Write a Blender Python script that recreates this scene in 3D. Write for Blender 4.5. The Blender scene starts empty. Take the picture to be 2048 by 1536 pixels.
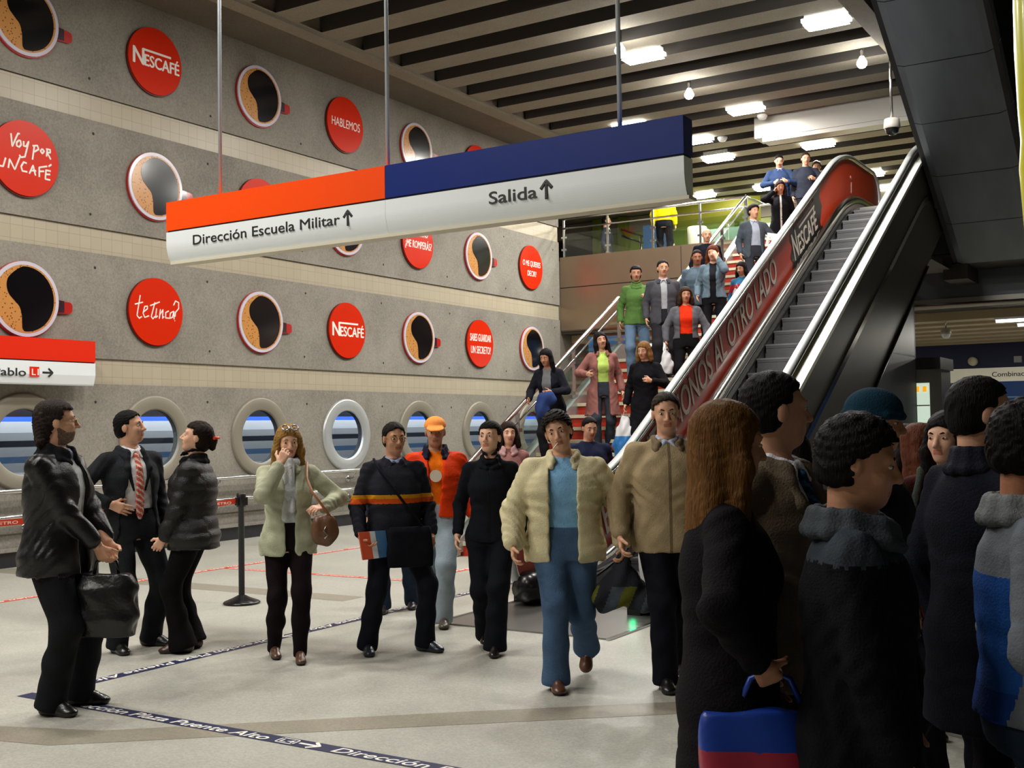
import bpy, bmesh, math, random
import numpy as np
from mathutils import Vector, Matrix
D = bpy.data
SC = bpy.context.scene
COL = SC.collection
random.seed(7)
PI = math.pi

# ------------------------------------------------------------------ camera
cam = D.cameras.new('camera'); cam_o = D.objects.new('camera', cam); COL.objects.link(cam_o)
YAW, PITCH, ROLL, CAMH = 0.556011, 0.0375227, -0.0156036, 1.58
_f = Vector((-math.sin(YAW)*math.cos(PITCH), math.cos(YAW)*math.cos(PITCH), math.sin(PITCH)))
_r = Vector((math.cos(YAW), math.sin(YAW), 0)); _u = _r.cross(_f)
_r2 = math.cos(ROLL)*_r + math.sin(ROLL)*_u; _u2 = -math.sin(ROLL)*_r + math.cos(ROLL)*_u
cam_o.matrix_world = Matrix(((_r2.x, _u2.x, -_f.x, 0), (_r2.y, _u2.y, -_f.y, 0), (_r2.z, _u2.z, -_f.z, CAMH), (0, 0, 0, 1)))
cam.sensor_width = 36; cam.lens = 36*2274.6/2048; cam.clip_start = 0.1; cam.clip_end = 200
SC.camera = cam_o

# ------------------------------------------------------------------ world, exposure
w = D.worlds.new('world'); SC.world = w; w.use_nodes = True
w.node_tree.nodes['Background'].inputs[0].default_value = (0.55, 0.56, 0.6, 1)
w.node_tree.nodes['Background'].inputs[1].default_value = 0.02
vs = SC.view_settings
SC.display_settings.display_device = 'sRGB'
vs.view_transform = 'Standard'; vs.look = 'None'; vs.gamma = 1; vs.use_curve_mapping = False; vs.exposure = 0.32
SC.cycles.use_denoising = True
SC.cycles.max_bounces = 7; SC.cycles.diffuse_bounces = 4; SC.cycles.glossy_bounces = 3; SC.cycles.transmission_bounces = 4; SC.cycles.transparent_max_bounces = 8
SC.cycles.sample_clamp_indirect = 4
SC.cycles.caustics_reflective = False; SC.cycles.caustics_refractive = False

# ceiling luminaire grid: (x, y); their light is set here, their bodies are built further down
LAMP_Z = 7.40
LAMPS = [(-4.66, 16.3), (-7.54, 16.2), (-7.27, 20.05), (-9.54, 19.85), (-8.92, 21.65), (-6.96, 23.5), (-9.14, 23.4), (-9.29, 27.04), (-6.82, 27.05), (-6.94, 29.0), (-9.0, 30.0), (-11.0, 27.0),
         (-4.66, 12.3), (-7.4, 12.3), (-4.66, 8.4), (-7.4, 8.4), (-7.4, 4.55), (-9.2, 4.55), (-7.4, 0.7), (-9.2, 0.7), (-4.8, 0.7), (-7.4, -2.0), (-4.9, -2.0)]
LAMP_POWER = 120
SPOTS = [(-7.48, 15.26), (-7.53, 18.01), (-4.6, 17.99), (-4.55, 14.2), (-7.5, 12.4), (-7.5, 9.6)]

# ------------------------------------------------------------------ helpers
def lin(c):
    c = c/255.0
    return c/12.92 if c <= 0.04045 else ((c+0.055)/1.055)**2.4
def rgb(r, g, b): return (lin(r), lin(g), lin(b), 1)
MATS = {}
def mat(name, col, rough=0.6, metal=0.0, bump=0.0, bscale=60, var=0.0, vscale=8, emit=None, estr=0, trans=0, stretch=None, coat=0, spec=0.5, alpha=None):
    if name in MATS: return MATS[name]
    m = D.materials.new(name); m.use_nodes = True; MATS[name] = m
    nt = m.node_tree; b = nt.nodes['Principled BSDF']
    if len(col) == 3: col = rgb(*col)
    b.inputs['Base Color'].default_value = col
    b.inputs['Roughness'].default_value = rough; b.inputs['Metallic'].default_value = metal
    b.inputs['Specular IOR Level'].default_value = spec
    b.inputs['Coat Weight'].default_value = coat; b.inputs['Coat Roughness'].default_value = 0.08
    if trans: b.inputs['Transmission Weight'].default_value = trans
    if emit is not None:
        b.inputs['Emission Color'].default_value = rgb(*emit); b.inputs['Emission Strength'].default_value = estr
    tc = None
    if bump or var:
        tc = nt.nodes.new('ShaderNodeTexCoord'); mp = nt.nodes.new('ShaderNodeMapping')
        nt.links.new(tc.outputs['Object'], mp.inputs['Vector'])
        if stretch: mp.inputs['Scale'].default_value = stretch
    if var:
        n = nt.nodes.new('ShaderNodeTexNoise'); n.inputs['Scale'].default_value = vscale; n.inputs['Detail'].default_value = 5
        nt.links.new(mp.outputs[0], n.inputs['Vector'])
        r = nt.nodes.new('ShaderNodeValToRGB')
        r.color_ramp.elements[0].position = 0.3; r.color_ramp.elements[1].position = 0.7
        r.color_ramp.elements[0].color = [max(0, c*(1-var)) for c in col[:3]]+[1]
        r.color_ramp.elements[1].color = [min(1, c*(1+var)) for c in col[:3]]+[1]
        nt.links.new(n.outputs['Fac'], r.inputs[0]); nt.links.new(r.outputs[0], b.inputs['Base Color'])
    if bump:
        n2 = nt.nodes.new('ShaderNodeTexNoise'); n2.inputs['Scale'].default_value = bscale; n2.inputs['Detail'].default_value = 4
        nt.links.new(mp.outputs[0], n2.inputs['Vector'])
        bp = nt.nodes.new('ShaderNodeBump'); bp.inputs['Strength'].default_value = bump; bp.inputs['Distance'].default_value = 0.02
        nt.links.new(n2.outputs['Fac'], bp.inputs['Height']); nt.links.new(bp.outputs[0], b.inputs['Normal'])
    return m

class MB:
    """collects polygons, then links them as one mesh object"""
    def __init__(s): s.v = []; s.f = []; s.mi = []; s.mats = []; s.sm = []
    def slot(s, m):
        if m not in s.mats: s.mats.append(m)
        return s.mats.index(m)
    def poly(s, pts, m=0, smooth=False):
        n = len(s.v); s.v += [tuple(p) for p in pts]; s.f.append(tuple(range(n, n+len(pts)))); s.mi.append(m); s.sm.append(smooth)
    def add(s, verts, faces, m=0, smooth=False):
        n = len(s.v); s.v += [tuple(p) for p in verts]
        for f in faces: s.f.append(tuple(i+n for i in f)); s.mi.append(m); s.sm.append(smooth)
    def box(s, x0, y0, z0, x1, y1, z1, m=0):
        v = [(x, y, z) for z in (z0, z1) for y in (y0, y1) for x in (x0, x1)]
        s.add(v, [(0, 2, 3, 1), (4, 5, 7, 6), (0, 1, 5, 4), (2, 6, 7, 3), (0, 4, 6, 2), (1, 3, 7, 5)], m)
    def tube(s, pts, r, n=10, m=0, cap=True, closed=False):
        pts = [Vector(p) for p in pts]; k = len(pts)
        rs = r if isinstance(r, (list, tuple)) else [r]*k
        vs_ = []; prev = None
        for i, p in enumerate(pts):
            a = pts[(i-1) % k] if (closed or i > 0) else pts[i]; b = pts[(i+1) % k] if (closed or i < k-1) else pts[i]
            t = (b-a).normalized()
            if prev is None:
                ref = Vector((0, 0, 1)) if abs(t.z) < 0.9 else Vector((1, 0, 0))
                u = t.cross(ref).normalized()
            else:
                u = (prev - t*prev.dot(t)).normalized()
            prev = u; q = t.cross(u)
            for j in range(n):
                an = 2*PI*j/n
                vs_.append(p + (u*math.cos(an)+q*math.sin(an))*rs[i])
        fs = []
        for i in range(k if closed else k-1):
            for j in range(n):
                a = i*n+j; b = i*n+(j+1) % n; c = ((i+1) % k)*n+(j+1) % n; d = ((i+1) % k)*n+j
                fs.append((a, b, c, d))
        s.add(vs_, fs, m, True)
        if cap and not closed:
            s.poly([vs_[j] for j in range(n)][::-1], m); s.poly([vs_[(k-1)*n+j] for j in range(n)], m)
    def lathe(s, prof, c=(0, 0, 0), n=24, m=0, axis='z'):
        vs_ = []; fs = []
        for (r, z) in prof:
            for j in range(n):
                a = 2*PI*j/n; x, y = r*math.cos(a), r*math.sin(a)
                p = (x, y, z) if axis == 'z' else ((z, x, y) if axis == 'x' else (x, z, y))
                vs_.append((p[0]+c[0], p[1]+c[1], p[2]+c[2]))
        for i in range(len(prof)-1):
            for j in range(n):
                fs.append((i*n+j, i*n+(j+1) % n, (i+1)*n+(j+1) % n, (i+1)*n+j))
        s.add(vs_, fs, m, True)
    def prism(s, outline, axis, a, b, m=0, smooth=False):
        """outline of 2-D points extruded along axis from a to b"""
        def P(q, t):
            return {'x': (t, q[0], q[1]), 'y': (q[0], t, q[1]), 'z': (q[0], q[1], t)}[axis]
        n = len(outline)
        s.poly([P(q, a) for q in outline], m); s.poly([P(q, b) for q in outline][::-1], m)
        for i in range(n):
            q, r = outline[i], outline[(i+1) % n]
            s.poly([P(q, a), P(r, a), P(r, b), P(q, b)], m, smooth)
    def build(s, name, mats, parent=None, loc=None):
        me = D.meshes.new(name); me.from_pydata([tuple(v) for v in s.v], [], s.f)
        ml = mats if isinstance(mats, (list, tuple)) else [mats]
        for m in ml: me.materials.append(m)
        me.polygons.foreach_set('material_index', s.mi)
        me.polygons.foreach_set('use_smooth', s.sm)
        bm = bmesh.new(); bm.from_mesh(me); bmesh.ops.remove_doubles(bm, verts=bm.verts, dist=1e-5)
        bmesh.ops.recalc_face_normals(bm, faces=bm.faces); bm.to_mesh(me); bm.free()
        me.update()
        o = D.objects.new(name, me); COL.objects.link(o)
        if loc: o.location = loc
        if parent: o.parent = parent
        return o
def tag(o, label, cat, group=None):
    o['label'] = label; o['category'] = cat
    if group: o['group'] = group
    return o
def struct(o): o['kind'] = 'structure'; return o
def thing(name, label, cat, loc=(0, 0, 0), rz=0, group=None):
    o = D.objects.new(name, None); COL.objects.link(o); o.location = loc; o.rotation_euler = (0, 0, rz); o.empty_display_size = 0.1
    return tag(o, label, cat, group)
def dup(root, loc, label=None, group=None, rz=None):
    r = root.copy(); COL.objects.link(r); r.location = loc
    if rz is not None: r.rotation_euler = (0, 0, rz)
    if label: r['label'] = label
    if group: r['group'] = group
    for ch in list(root.children):
        c = ch.copy(); COL.objects.link(c); c.parent = r
        for g in list(ch.children):
            d = g.copy(); COL.objects.link(d); d.parent = c
    return r
def text(s, m, parent, origin, xd, yd, size, name='lettering', sx=1.0, shear=0.0, bold=0.0, align='LEFT', depth=0.0015, width=None, path=None):
    """flat raised lettering; origin = baseline start; xd/yd unit vectors; size = cap height"""
    cu = D.curves.new('t', 'FONT'); cu.body = s; cu.size = size/0.73; cu.shear = shear; cu.extrude = depth; cu.align_x = align; cu.resolution_u = 4
    o = D.objects.new('t', cu); COL.objects.link(o)
    dg = bpy.context.evaluated_depsgraph_get(); me = D.meshes.new_from_object(o.evaluated_get(dg)); D.objects.remove(o); D.curves.remove(cu)
    n = len(me.vertices); co = np.zeros(n*3); me.vertices.foreach_get('co', co); co = co.reshape(-1, 3)
    x = co[:, 0].copy()
    F_ = [tuple(p.vertices) for p in me.polygons]
    if width: sx = width/max(1e-6, x.max()-x.min())
    X, Y = Vector(xd), Vector(yd); Z = X.cross(Y); out = np.zeros_like(co); O = Vector(origin)
    for k in range(3): out[:, k] = O[k]+X[k]*x*sx+Y[k]*co[:, 1]+Z[k]*co[:, 2]
    if bold:
        sh_ = [(bold*a, bold*b) for a, b in ((-0.7, 0), (0.7, 0), (0, 0.45), (0, -0.45))]; allv = []; allf = []
        for q, (a, b) in enumerate(sh_):
            allv.append(out+size*(a*np.array(X)+b*np.array(Y))+np.array(Z)*(0.0001*q)); allf += [tuple(i+q*n for i in f) for f in F_]
        D.meshes.remove(me); me = D.meshes.new(name); me.from_pydata(np.concatenate(allv).tolist(), [], allf)
    else: me.vertices.foreach_set('co', out.ravel())
    me.materials.clear(); me.materials.append(m); me.update(); me.name = name
    ob = D.objects.new(name, me); COL.objects.link(ob)
    if parent: ob.parent = parent
    return ob
def ribbon(mb, pts, wd, O, X, Y, m=0, lift=0.002):
    """brush stroke through 2-D points drawn in the plane O,X,Y"""
    O, X, Y = Vector(O), Vector(X), Vector(Y); Z = X.cross(Y)
    P2 = [pts[0]]
    for a, b in zip(pts[:-1], pts[1:]):                  # short end pieces at every corner keep the stroke width
        L = math.hypot(b[0]-a[0], b[1]-a[1])
        if L < 1e-6: continue
        e = min(0.25, wd*0.3/L); P2 += [(a[0]+(b[0]-a[0])*e, a[1]+(b[1]-a[1])*e), (b[0]-(b[0]-a[0])*e, b[1]-(b[1]-a[1])*e), b]
    n0 = len(mb.v); mb.tube([(q[0], q[1], 0) for q in P2], wd*0.5, 8, m)
    for k in range(n0, len(mb.v)):
        v = mb.v[k]; mb.v[k] = tuple(O+X*v[0]+Y*v[1]+Z*(lift*0.5+v[2]*0.16))
def arrow(m, parent, O, X, Y, s, wd, ang):
    """arrow of length s pointing along ang (0 = +X)"""
    mb = MB(); c, sn = math.cos(ang), math.sin(ang)
    def T(p): return (p[0]*c-p[1]*sn, p[0]*sn+p[1]*c)
    def rib(pts): ribbon(mb, [T(p) for p in pts], wd, O, X, Y, 0, 0.002)
    rib([(-s/2, 0), (s/2-wd*0.6, 0)]); rib([(s*0.08, s*0.36), (s/2, 0), (s*0.08, -s*0.36)])
    return mb.build('arrow', m, parent)

# ------------------------------------------------------------------ materials of the place
def node_mat(name):
    m = D.materials.new(name); m.use_nodes = True; MATS[name] = m
    return m, m.node_tree, m.node_tree.nodes['Principled BSDF']
def concrete(name, c0, c1, rough=0.85, sc=1.0):
    m, nt, b = node_mat(name); N = nt.nodes.new; L = nt.links.new
    tc = N('ShaderNodeTexCoord')
    n1 = N('ShaderNodeTexNoise'); n1.inputs['Scale'].default_value = 0.9*sc; n1.inputs['Detail'].default_value = 8; n1.inputs['Roughness'].default_value = 0.65
    n2 = N('ShaderNodeTexNoise'); n2.inputs['Scale'].default_value = 38*sc; n2.inputs['Detail'].default_value = 6; n2.inputs['Roughness'].default_value = 0.7
    L(tc.outputs['Object'], n1.inputs['Vector']); L(tc.outputs['Object'], n2.inputs['Vector'])
    mx = N('ShaderNodeMix'); mx.data_type = 'FLOAT'; mx.inputs[0].default_value = 0.55; L(n1.outputs['Fac'], mx.inputs[2]); L(n2.outputs['Fac'], mx.inputs[3])
    r = N('ShaderNodeValToRGB'); r.color_ramp.elements[0].position = 0.36; r.color_ramp.elements[1].position = 0.62
    r.color_ramp.elements[0].color = rgb(*c0); r.color_ramp.elements[1].color = rgb(*c1)
    L(mx.outputs[0], r.inputs[0])
    v = N('ShaderNodeTexVoronoi'); v.inputs['Scale'].default_value = 22*sc; L(tc.outputs['Object'], v.inputs['Vector'])
    lt = N('ShaderNodeMath'); lt.operation = 'LESS_THAN'; lt.inputs[1].default_value = 0.11; L(v.outputs['Distance'], lt.inputs[0])
    mc = N('ShaderNodeMix'); mc.data_type = 'RGBA'; mc.blend_type = 'MULTIPLY'; mc.inputs[7].default_value = (0.72, 0.70, 0.68, 1)
    L(lt.outputs[0], mc.inputs[0]); L(r.outputs[0], mc.inputs[6]); L(mc.outputs[2], b.inputs['Base Color'])
    b.inputs['Roughness'].default_value = rough
    bp = N('ShaderNodeBump'); bp.inputs['Strength'].default_value = 0.35; bp.inputs['Distance'].default_value = 0.01; L(n2.outputs['Fac'], bp.inputs['Height']); L(bp.outputs[0], b.inputs['Normal'])
    return m
M_CONC = concrete('wall_concrete', (114, 110, 101), (152, 147, 136))
M_BEAM = concrete('beam_concrete', (126, 120, 105), (150, 143, 127))
M_EDGE = concrete('edge_concrete', (90, 83, 71), (112, 104, 91))
M_RECESS = mat('recess_shade', (58, 54, 50), 0.9)  # poorly lit rib sides and recess backs, their shade put into the colour
def tiles(name, c, cg, size, rough=0.18):
    m, nt, b = node_mat(name); N = nt.nodes.new; L = nt.links.new
    tc = N('ShaderNodeTexCoord'); sp = N('ShaderNodeSeparateXYZ'); cb = N('ShaderNodeCombineXYZ'); L(tc.outputs['Object'], sp.inputs[0]); L(sp.outputs[1], cb.inputs[0]); L(sp.outputs[2], cb.inputs[1])
    br = N('ShaderNodeTexBrick'); br.offset = 0; br.inputs['Scale'].default_value = 1; br.inputs['Brick Width'].default_value = size; br.inputs['Row Height'].default_value = size
    br.inputs['Mortar Size'].default_value = 0.0035; br.inputs['Color1'].default_value = rgb(*c); br.inputs['Color2'].default_value = rgb(*[k-5 for k in c]); br.inputs['Mortar'].default_value = rgb(*cg)
    L(cb.outputs[0], br.inputs['Vector']); L(br.outputs['Color'], b.inputs['Base Color']); b.inputs['Roughness'].default_value = rough; b.inputs['Specular IOR Level'].default_value = 0.3
    return m
M_TILE = tiles('cream_tile', (178, 169, 148), (156, 146, 126), 0.165, 0.3)
def terrazzo(name, c0, c1):
    m, nt, b = node_mat(name); N = nt.nodes.new; L = nt.links.new
    tc = N('ShaderNodeTexCoord')
    v = N('ShaderNodeTexVoronoi'); v.inputs['Scale'].default_value = 90; L(tc.outputs['Object'], v.inputs['Vector'])
    n = N('ShaderNodeTexNoise'); n.inputs['Scale'].default_value = 1.1; n.inputs['Detail'].default_value = 6; L(tc.outputs['Object'], n.inputs['Vector'])
    sp = N('ShaderNodeSeparateColor'); L(v.outputs['Color'], sp.inputs[0])
    mx = N('ShaderNodeMix'); mx.data_type = 'FLOAT'; mx.inputs[0].default_value = 0.6; L(sp.outputs[0], mx.inputs[2]); L(n.outputs['Fac'], mx.inputs[3])
    r = N('ShaderNodeValToRGB'); r.color_ramp.elements[0].position = 0.15; r.color_ramp.elements[1].position = 0.75
    r.color_ramp.elements[0].color = rgb(*c0); r.color_ramp.elements[1].color = rgb(*c1); L(mx.outputs[0], r.inputs[0])
    L(r.outputs[0], b.inputs['Base Color'])
    rr = N('ShaderNodeMapRange'); rr.inputs[3].default_value = 0.28; rr.inputs[4].default_value = 0.5; L(n.outputs['Fac'], rr.inputs[0]); L(rr.outputs[0], b.inputs['Roughness'])
    return m
M_FLOOR = terrazzo('terrazzo', (156, 155, 146), (186, 185, 174))
M_FLOORD = terrazzo('terrazzo_dark', (132, 126, 112), (156, 150, 134))
M_BLACK = mat('black_paint', (18, 18, 20), 0.45)
M_PLINTH = mat('black_plinth', (34, 34, 38), 0.3, var=0.2)
M_STEEL = mat('stainless', (190, 190, 192), 0.22, 1.0)
M_CHROME = mat('polished_steel', (215, 214, 210), 0.16, 1.0)
M_BRUSH = mat('brushed_steel', (150, 148, 142), 0.38, 1.0, bump=0.08, bscale=30, stretch=(1, 40, 40))
M_WHITE = mat('white_enamel', (232, 236, 238), 0.35)
M_GLASS = None
def glass(name, tint=(0.86, 0.93, 0.9), fac=0.9, rough=0.02):
    m, nt, b = node_mat(name); N = nt.nodes.new; L = nt.links.new
    tr = N('ShaderNodeBsdfTransparent'); tr.inputs[0].default_value = (*tint, 1); gl = N('ShaderNodeBsdfGlossy'); gl.inputs['Roughness'].default_value = rough
    lw = N('ShaderNodeLayerWeight'); lw.inputs[0].default_value = 0.5; pw = N('ShaderNodeMath'); pw.operation = 'POWER'; pw.inputs[1].default_value = 4.0; L(lw.outputs['Facing'], pw.inputs[0])
    fr = N('ShaderNodeMapRange'); fr.inputs[3].default_value = 0.04; fr.inputs[4].default_value = 0.8; L(pw.outputs[0], fr.inputs[0]); mx = N('ShaderNodeMixShader')
    L(fr.outputs[0], mx.inputs[0]); L(tr.outputs[0], mx.inputs[1]); L(gl.outputs[0], mx.inputs[2])
    L(mx.outputs[0], nt.nodes['Material Output'].inputs[0])
    return m
M_GLASS = glass('clear_glass'); M_PANE = glass('porthole_glass', (0.8, 0.86, 0.92))
M_RED = mat('poster_red', (208, 40, 6), 0.28, bump=0.02, bscale=4, spec=0.14)
M_ORANGE = mat('sign_orange', (244, 74, 4), 0.4, spec=0.2)
M_REDSIGN = mat('sign_red', (220, 40, 10), 0.4, spec=0.2)
M_NAVY = mat('sign_navy', (14, 38, 112), 0.4, spec=0.2)
M_SIGNW = mat('sign_white', (226, 232, 234), 0.4)
M_SIGNB = mat('sign_underside', (206, 200, 180), 0.5)
M_INK = mat('black_ink', (16, 18, 20), 0.5)
M_WINK = mat('white_ink', (240, 236, 228), 0.5)
# ================================================================== THE SETTING
WX = -12.3
# floor: one mesh, with darker terrazzo bands laid in
mb = MB(); mb.poly([(WX-0.05, -3, 0), (6, -3, 0), (6, 36, 0), (WX-0.05, 36, 0)], 0)
for pts in ([(-6.3, 3.3), (-5.44, 3.62), (-5.1, 3.70), (-3.5, 5.02), (1.0, 8.7), (1.0, 9.0), (-3.66, 5.24), (-5.1, 4.02), (-6.4, 3.55)],
            [(-12.2, 8.0), (-6.9, 8.1), (-6.9, 8.4), (-12.2, 8.35)]):
    mb.poly([(x, y, 0.0012) for x, y in pts], 1)
struct(mb.build('floor', [M_FLOOR, M_FLOORD]))

# left wall: concrete courses, recessed cream tile bands, portholes cut through the lowest course
mb = MB(); Y0, Y1 = -3.0, 21.84
PORT_Y = [0.57+2*k for k in range(11)]; PORT_Z, PORT_R = 1.49, 0.40
def course(z0, z1, m=0, x=WX): mb.poly([(x, Y0, z0), (x, Y1, z0), (x, Y1, z1), (x, Y0, z1)], m)
bands = [(2.215, 2.545), (3.91, 4.24), (5.64, 5.98)]
ys = [Y0]+[(a+b)/2 for a, b in zip(PORT_Y[:-1], PORT_Y[1:])]+[Y1]
NC = 48
for i, py in enumerate(PORT_Y):
    a, b = ys[i], ys[i+1]; zt, zb = 2.215, 0.0
    ring = [(py+PORT_R*math.cos(2*PI*k/NC), PORT_Z+PORT_R*math.sin(2*PI*k/NC)) for k in range(NC)]
    outer = []
    for k in range(NC):
        c, s_ = math.cos(2*PI*k/NC), math.sin(2*PI*k/NC)
        t = min(((b-py)/c if c > 1e-9 else (a-py)/c if c < -1e-9 else 1e9), ((zt-PORT_Z)/s_ if s_ > 1e-9 else (zb-PORT_Z)/s_ if s_ < -1e-9 else 1e9))
        outer.append((py+c*t, PORT_Z+s_*t))
    for k in range(NC):
        k2 = (k+1) % NC
        mb.poly([(WX, *ring[k]), (WX, *outer[k]), (WX, *outer[k2]), (WX, *ring[k2])], 0)
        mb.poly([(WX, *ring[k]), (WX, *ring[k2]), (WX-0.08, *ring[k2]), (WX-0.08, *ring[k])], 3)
    for (ca, cb_) in ((a, zb), (b, zb), (b, zt), (a, zt)):      # corner triangles left by the radial fan
        k = min(range(NC), key=lambda q: (1e9 if False else abs(math.atan2(math.sin(math.atan2(cb_-PORT_Z, ca-py)-2*PI*(q+0.5)/NC), math.cos(math.atan2(cb_-PORT_Z, ca-py)-2*PI*(q+0.5)/NC)))))
        mb.poly([(WX, *outer[k]), (WX, ca, cb_), (WX, *outer[(k+1) % NC])], 0)
for (z0, z1), nz in zip(bands, (3.91, 5.64, 7.46)):
    xr = WX-0.03
    mb.poly([(xr, Y0, z0), (xr, Y1, z0), (xr, Y1, z1), (xr, Y0, z1)], 1)
    mb.poly([(WX, Y0, z1), (WX, Y1, z1), (xr, Y1, z1), (xr, Y0, z1)], 3)  # shadow under the overhang painted on as a dark reveal
    mb.poly([(WX, Y0, z0), (WX, Y1, z0), (xr, Y1, z0), (xr, Y0, z0)], 0)
    course(z1, nz)
# form-tie holes of the concrete: flat discs, the shade inside put into the colour
for k in range(12):
    for z in (1.98, 2.72, 3.74, 4.42, 5.46, 6.16):
        for dy in (-0.02, ):
            yy = 0.57+2*k+1.02+0.05*math.sin(k*3.1+z*7); c = (yy+dy, z+0.02*math.sin(k*5+z))
            if yy < Y1-0.2:
                mb.poly([(WX+0.0008, c[0]+0.02*math.cos(2*PI*j/8), c[1]+0.02*math.sin(2*PI*j/8)) for j in range(8)], 3)
mb.poly([(WX-0.02, Y1, 0), (WX-0.6, Y1, 0), (WX-0.6, Y1, 7.46), (WX-0.03, Y1, 7.46)], 0)
wl = struct(mb.build('wall_left', [M_CONC, M_TILE, M_BLACK, mat('shade_dark', (52, 48, 42), 0.9)]))
mb = MB(); mb.box(WX, Y0, 0.0, WX+0.06, Y1, 0.185, 0); struct(mb.build('baseboard_left', M_PLINTH))
mb = MB(); mb.box(WX, Y0, 0.185, WX+0.10, Y1, 0.225, 0); mb.box(WX, Y0, 0.40, WX+0.03, Y1, 0.43, 0); struct(mb.build('trim_1', M_CONC))
# gallery behind the portholes: reflections put into its horizontal colour bands
mb = MB(); gx = WX-0.5
M_G = [mat('gallery_dark', (40, 42, 50), 0.35, 0.6), mat('gallery_blue', (44, 80, 190), 0.3, emit=(60, 110, 255), estr=0.7), mat('gallery_light', (205, 205, 205), 0.3, 0.2, emit=(220, 225, 230), estr=0.0), mat('gallery_grey', (150, 150, 148), 0.35, 0.15), mat('gallery_teal', (60, 84, 110), 0.4)]
for z0, z1, m in ((0.3, 0.95, 3), (0.95, 1.1, 2), (1.1, 1.22, 3), (1.22, 1.3, 4), (1.3, 1.42, 3), (1.42, 1.5, 0), (1.5, 1.6, 3), (1.6, 1.74, 2), (1.74, 1.80, 1), (1.80, 1.88, 0), (1.88, 2.4, 0)):
    mb.poly([(gx, -3, z0), (gx, 26, z0), (gx, 26, z1), (gx, -3, z1)], m)
mb.poly([(gx, -3, 2.4), (WX-0.09, -3, 2.4), (WX-0.09, 26, 2.4), (gx, 26, 2.4)], 0)
mb.poly([(gx, -3, 0.3), (WX-0.09, -3, 0.3), (WX-0.09, 26, 0.3), (gx, 26, 0.3)], 3)
struct(mb.build('wall_gallery', M_G))

# ceiling: ribbed concrete, edge beam along the left wall, trimmer along the escalator well
CZ = 7.43; mb = MB()
XL, XR = -11.05, -4.28
k = 0; y = 14.06-0.965*14
while y < 35:
    a, b = y-0.47, y; xr = 6 if b < 9.4 else XR
    mb.poly([(XL, a, CZ), (xr, a, CZ), (xr, b, CZ), (XL, b, CZ)], 0)
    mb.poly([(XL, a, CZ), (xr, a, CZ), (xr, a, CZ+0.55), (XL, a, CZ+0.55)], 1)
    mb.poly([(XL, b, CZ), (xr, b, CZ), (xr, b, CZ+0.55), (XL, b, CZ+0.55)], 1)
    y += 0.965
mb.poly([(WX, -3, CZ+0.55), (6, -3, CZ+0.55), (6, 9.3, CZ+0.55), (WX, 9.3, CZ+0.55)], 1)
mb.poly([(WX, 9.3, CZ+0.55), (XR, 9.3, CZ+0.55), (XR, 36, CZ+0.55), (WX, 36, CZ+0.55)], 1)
mb.box(WX, -3, CZ, -11.37, 36, CZ+0.6, 2)
mb.box(-11.37, -3, CZ-0.05, XL-0.05, 36, CZ+0.6, 0)
mb.poly([(XL-0.05, -3, CZ), (XL, -3, CZ), (XL, 36, CZ), (XL-0.05, 36, CZ)], 0)
mb.box(XR, 9.0, CZ-0.05, XR+0.3, 36, CZ+0.9, 2)
mb.box(XR, 8.9, CZ-0.05, 6, 9.3, CZ+0.9, 2)
struct(mb.build('ceiling', [M_BEAM, M_RECESS, M_EDGE]))
# upper shaft over the second escalator
mb = MB(); mb.poly([(XR, 9, 11), (6, 9, 11), (6, 36, 11), (XR, 36, 11)], 0); struct(mb.build('ceiling_upper', mat('dark_soffit', (46, 40, 36), 0.8)))
mb = MB(); mb.poly([(6, -3, 0), (6, 36, 0), (6, 36, 11), (6, -3, 11)], 0); struct(mb.build('wall_right', mat('right_cladding', (66, 64, 62), 0.7)))
mb = MB(); mb.poly([(WX-0.1, -3, 0), (6, -3, 0), (6, -3, 8), (WX-0.1, -3, 8)], 0); struct(mb.build('wall_front', M_EDGE))

# mezzanine slab, its metal fascia and the level behind it
BY, FZ = 21.86, 5.22
M_FASC = mat('fascia_bronze', (142, 124, 104), 0.33, 0.75, bump=0.03, bscale=3, var=0.12, vscale=0.7)
M_FASC2 = mat('fascia_dark', (62, 60, 60), 0.4, 0.7)
mb = MB(); mb.box(-11.2, BY+0.03, 3.66, 6, 36, FZ, 0); mb.box(WX, BY+0.03, 3.66, -11.2, 22.6, FZ, 0); mb.box(WX, 25.0, 3.66, -11.2, 36, FZ, 0)
mb.box(WX, 22.6, 3.66, -11.2, 25.0, 4.72, 0)
struct(mb.build('floor_mezzanine', mat('mezz_floor', (128, 122, 108), 0.4)))
mb = MB(); xs = [WX, -9.4, -6.75, -5.3, -2.4, 1.5, 6]
for a, b in zip(xs[:-1], xs[1:]):
    fm = 0 if b < -5 else 3
    mb.box(a+0.008, BY, 4.63, b-0.008, BY+0.03, 5.30, fm); mb.box(a+0.008, BY, 3.68, b-0.008, BY+0.03, 4.61, fm)
mb.box(WX, BY+0.012, 3.7, 6, BY+0.029, 5.28, 1)
mb.box(-5.3, BY-0.03, 3.60, 6, BY, 3.80, 2); mb.tube([(-5.3, BY-0.05, 3.66), (6, BY-0.05, 3.66)], 0.05, 10, 2)
struct(mb.build('trim_2', [M_FASC, M_BLACK, M_BRUSH, mat('fascia_grey', (88, 92, 98), 0.4, 0.4)]))
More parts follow.
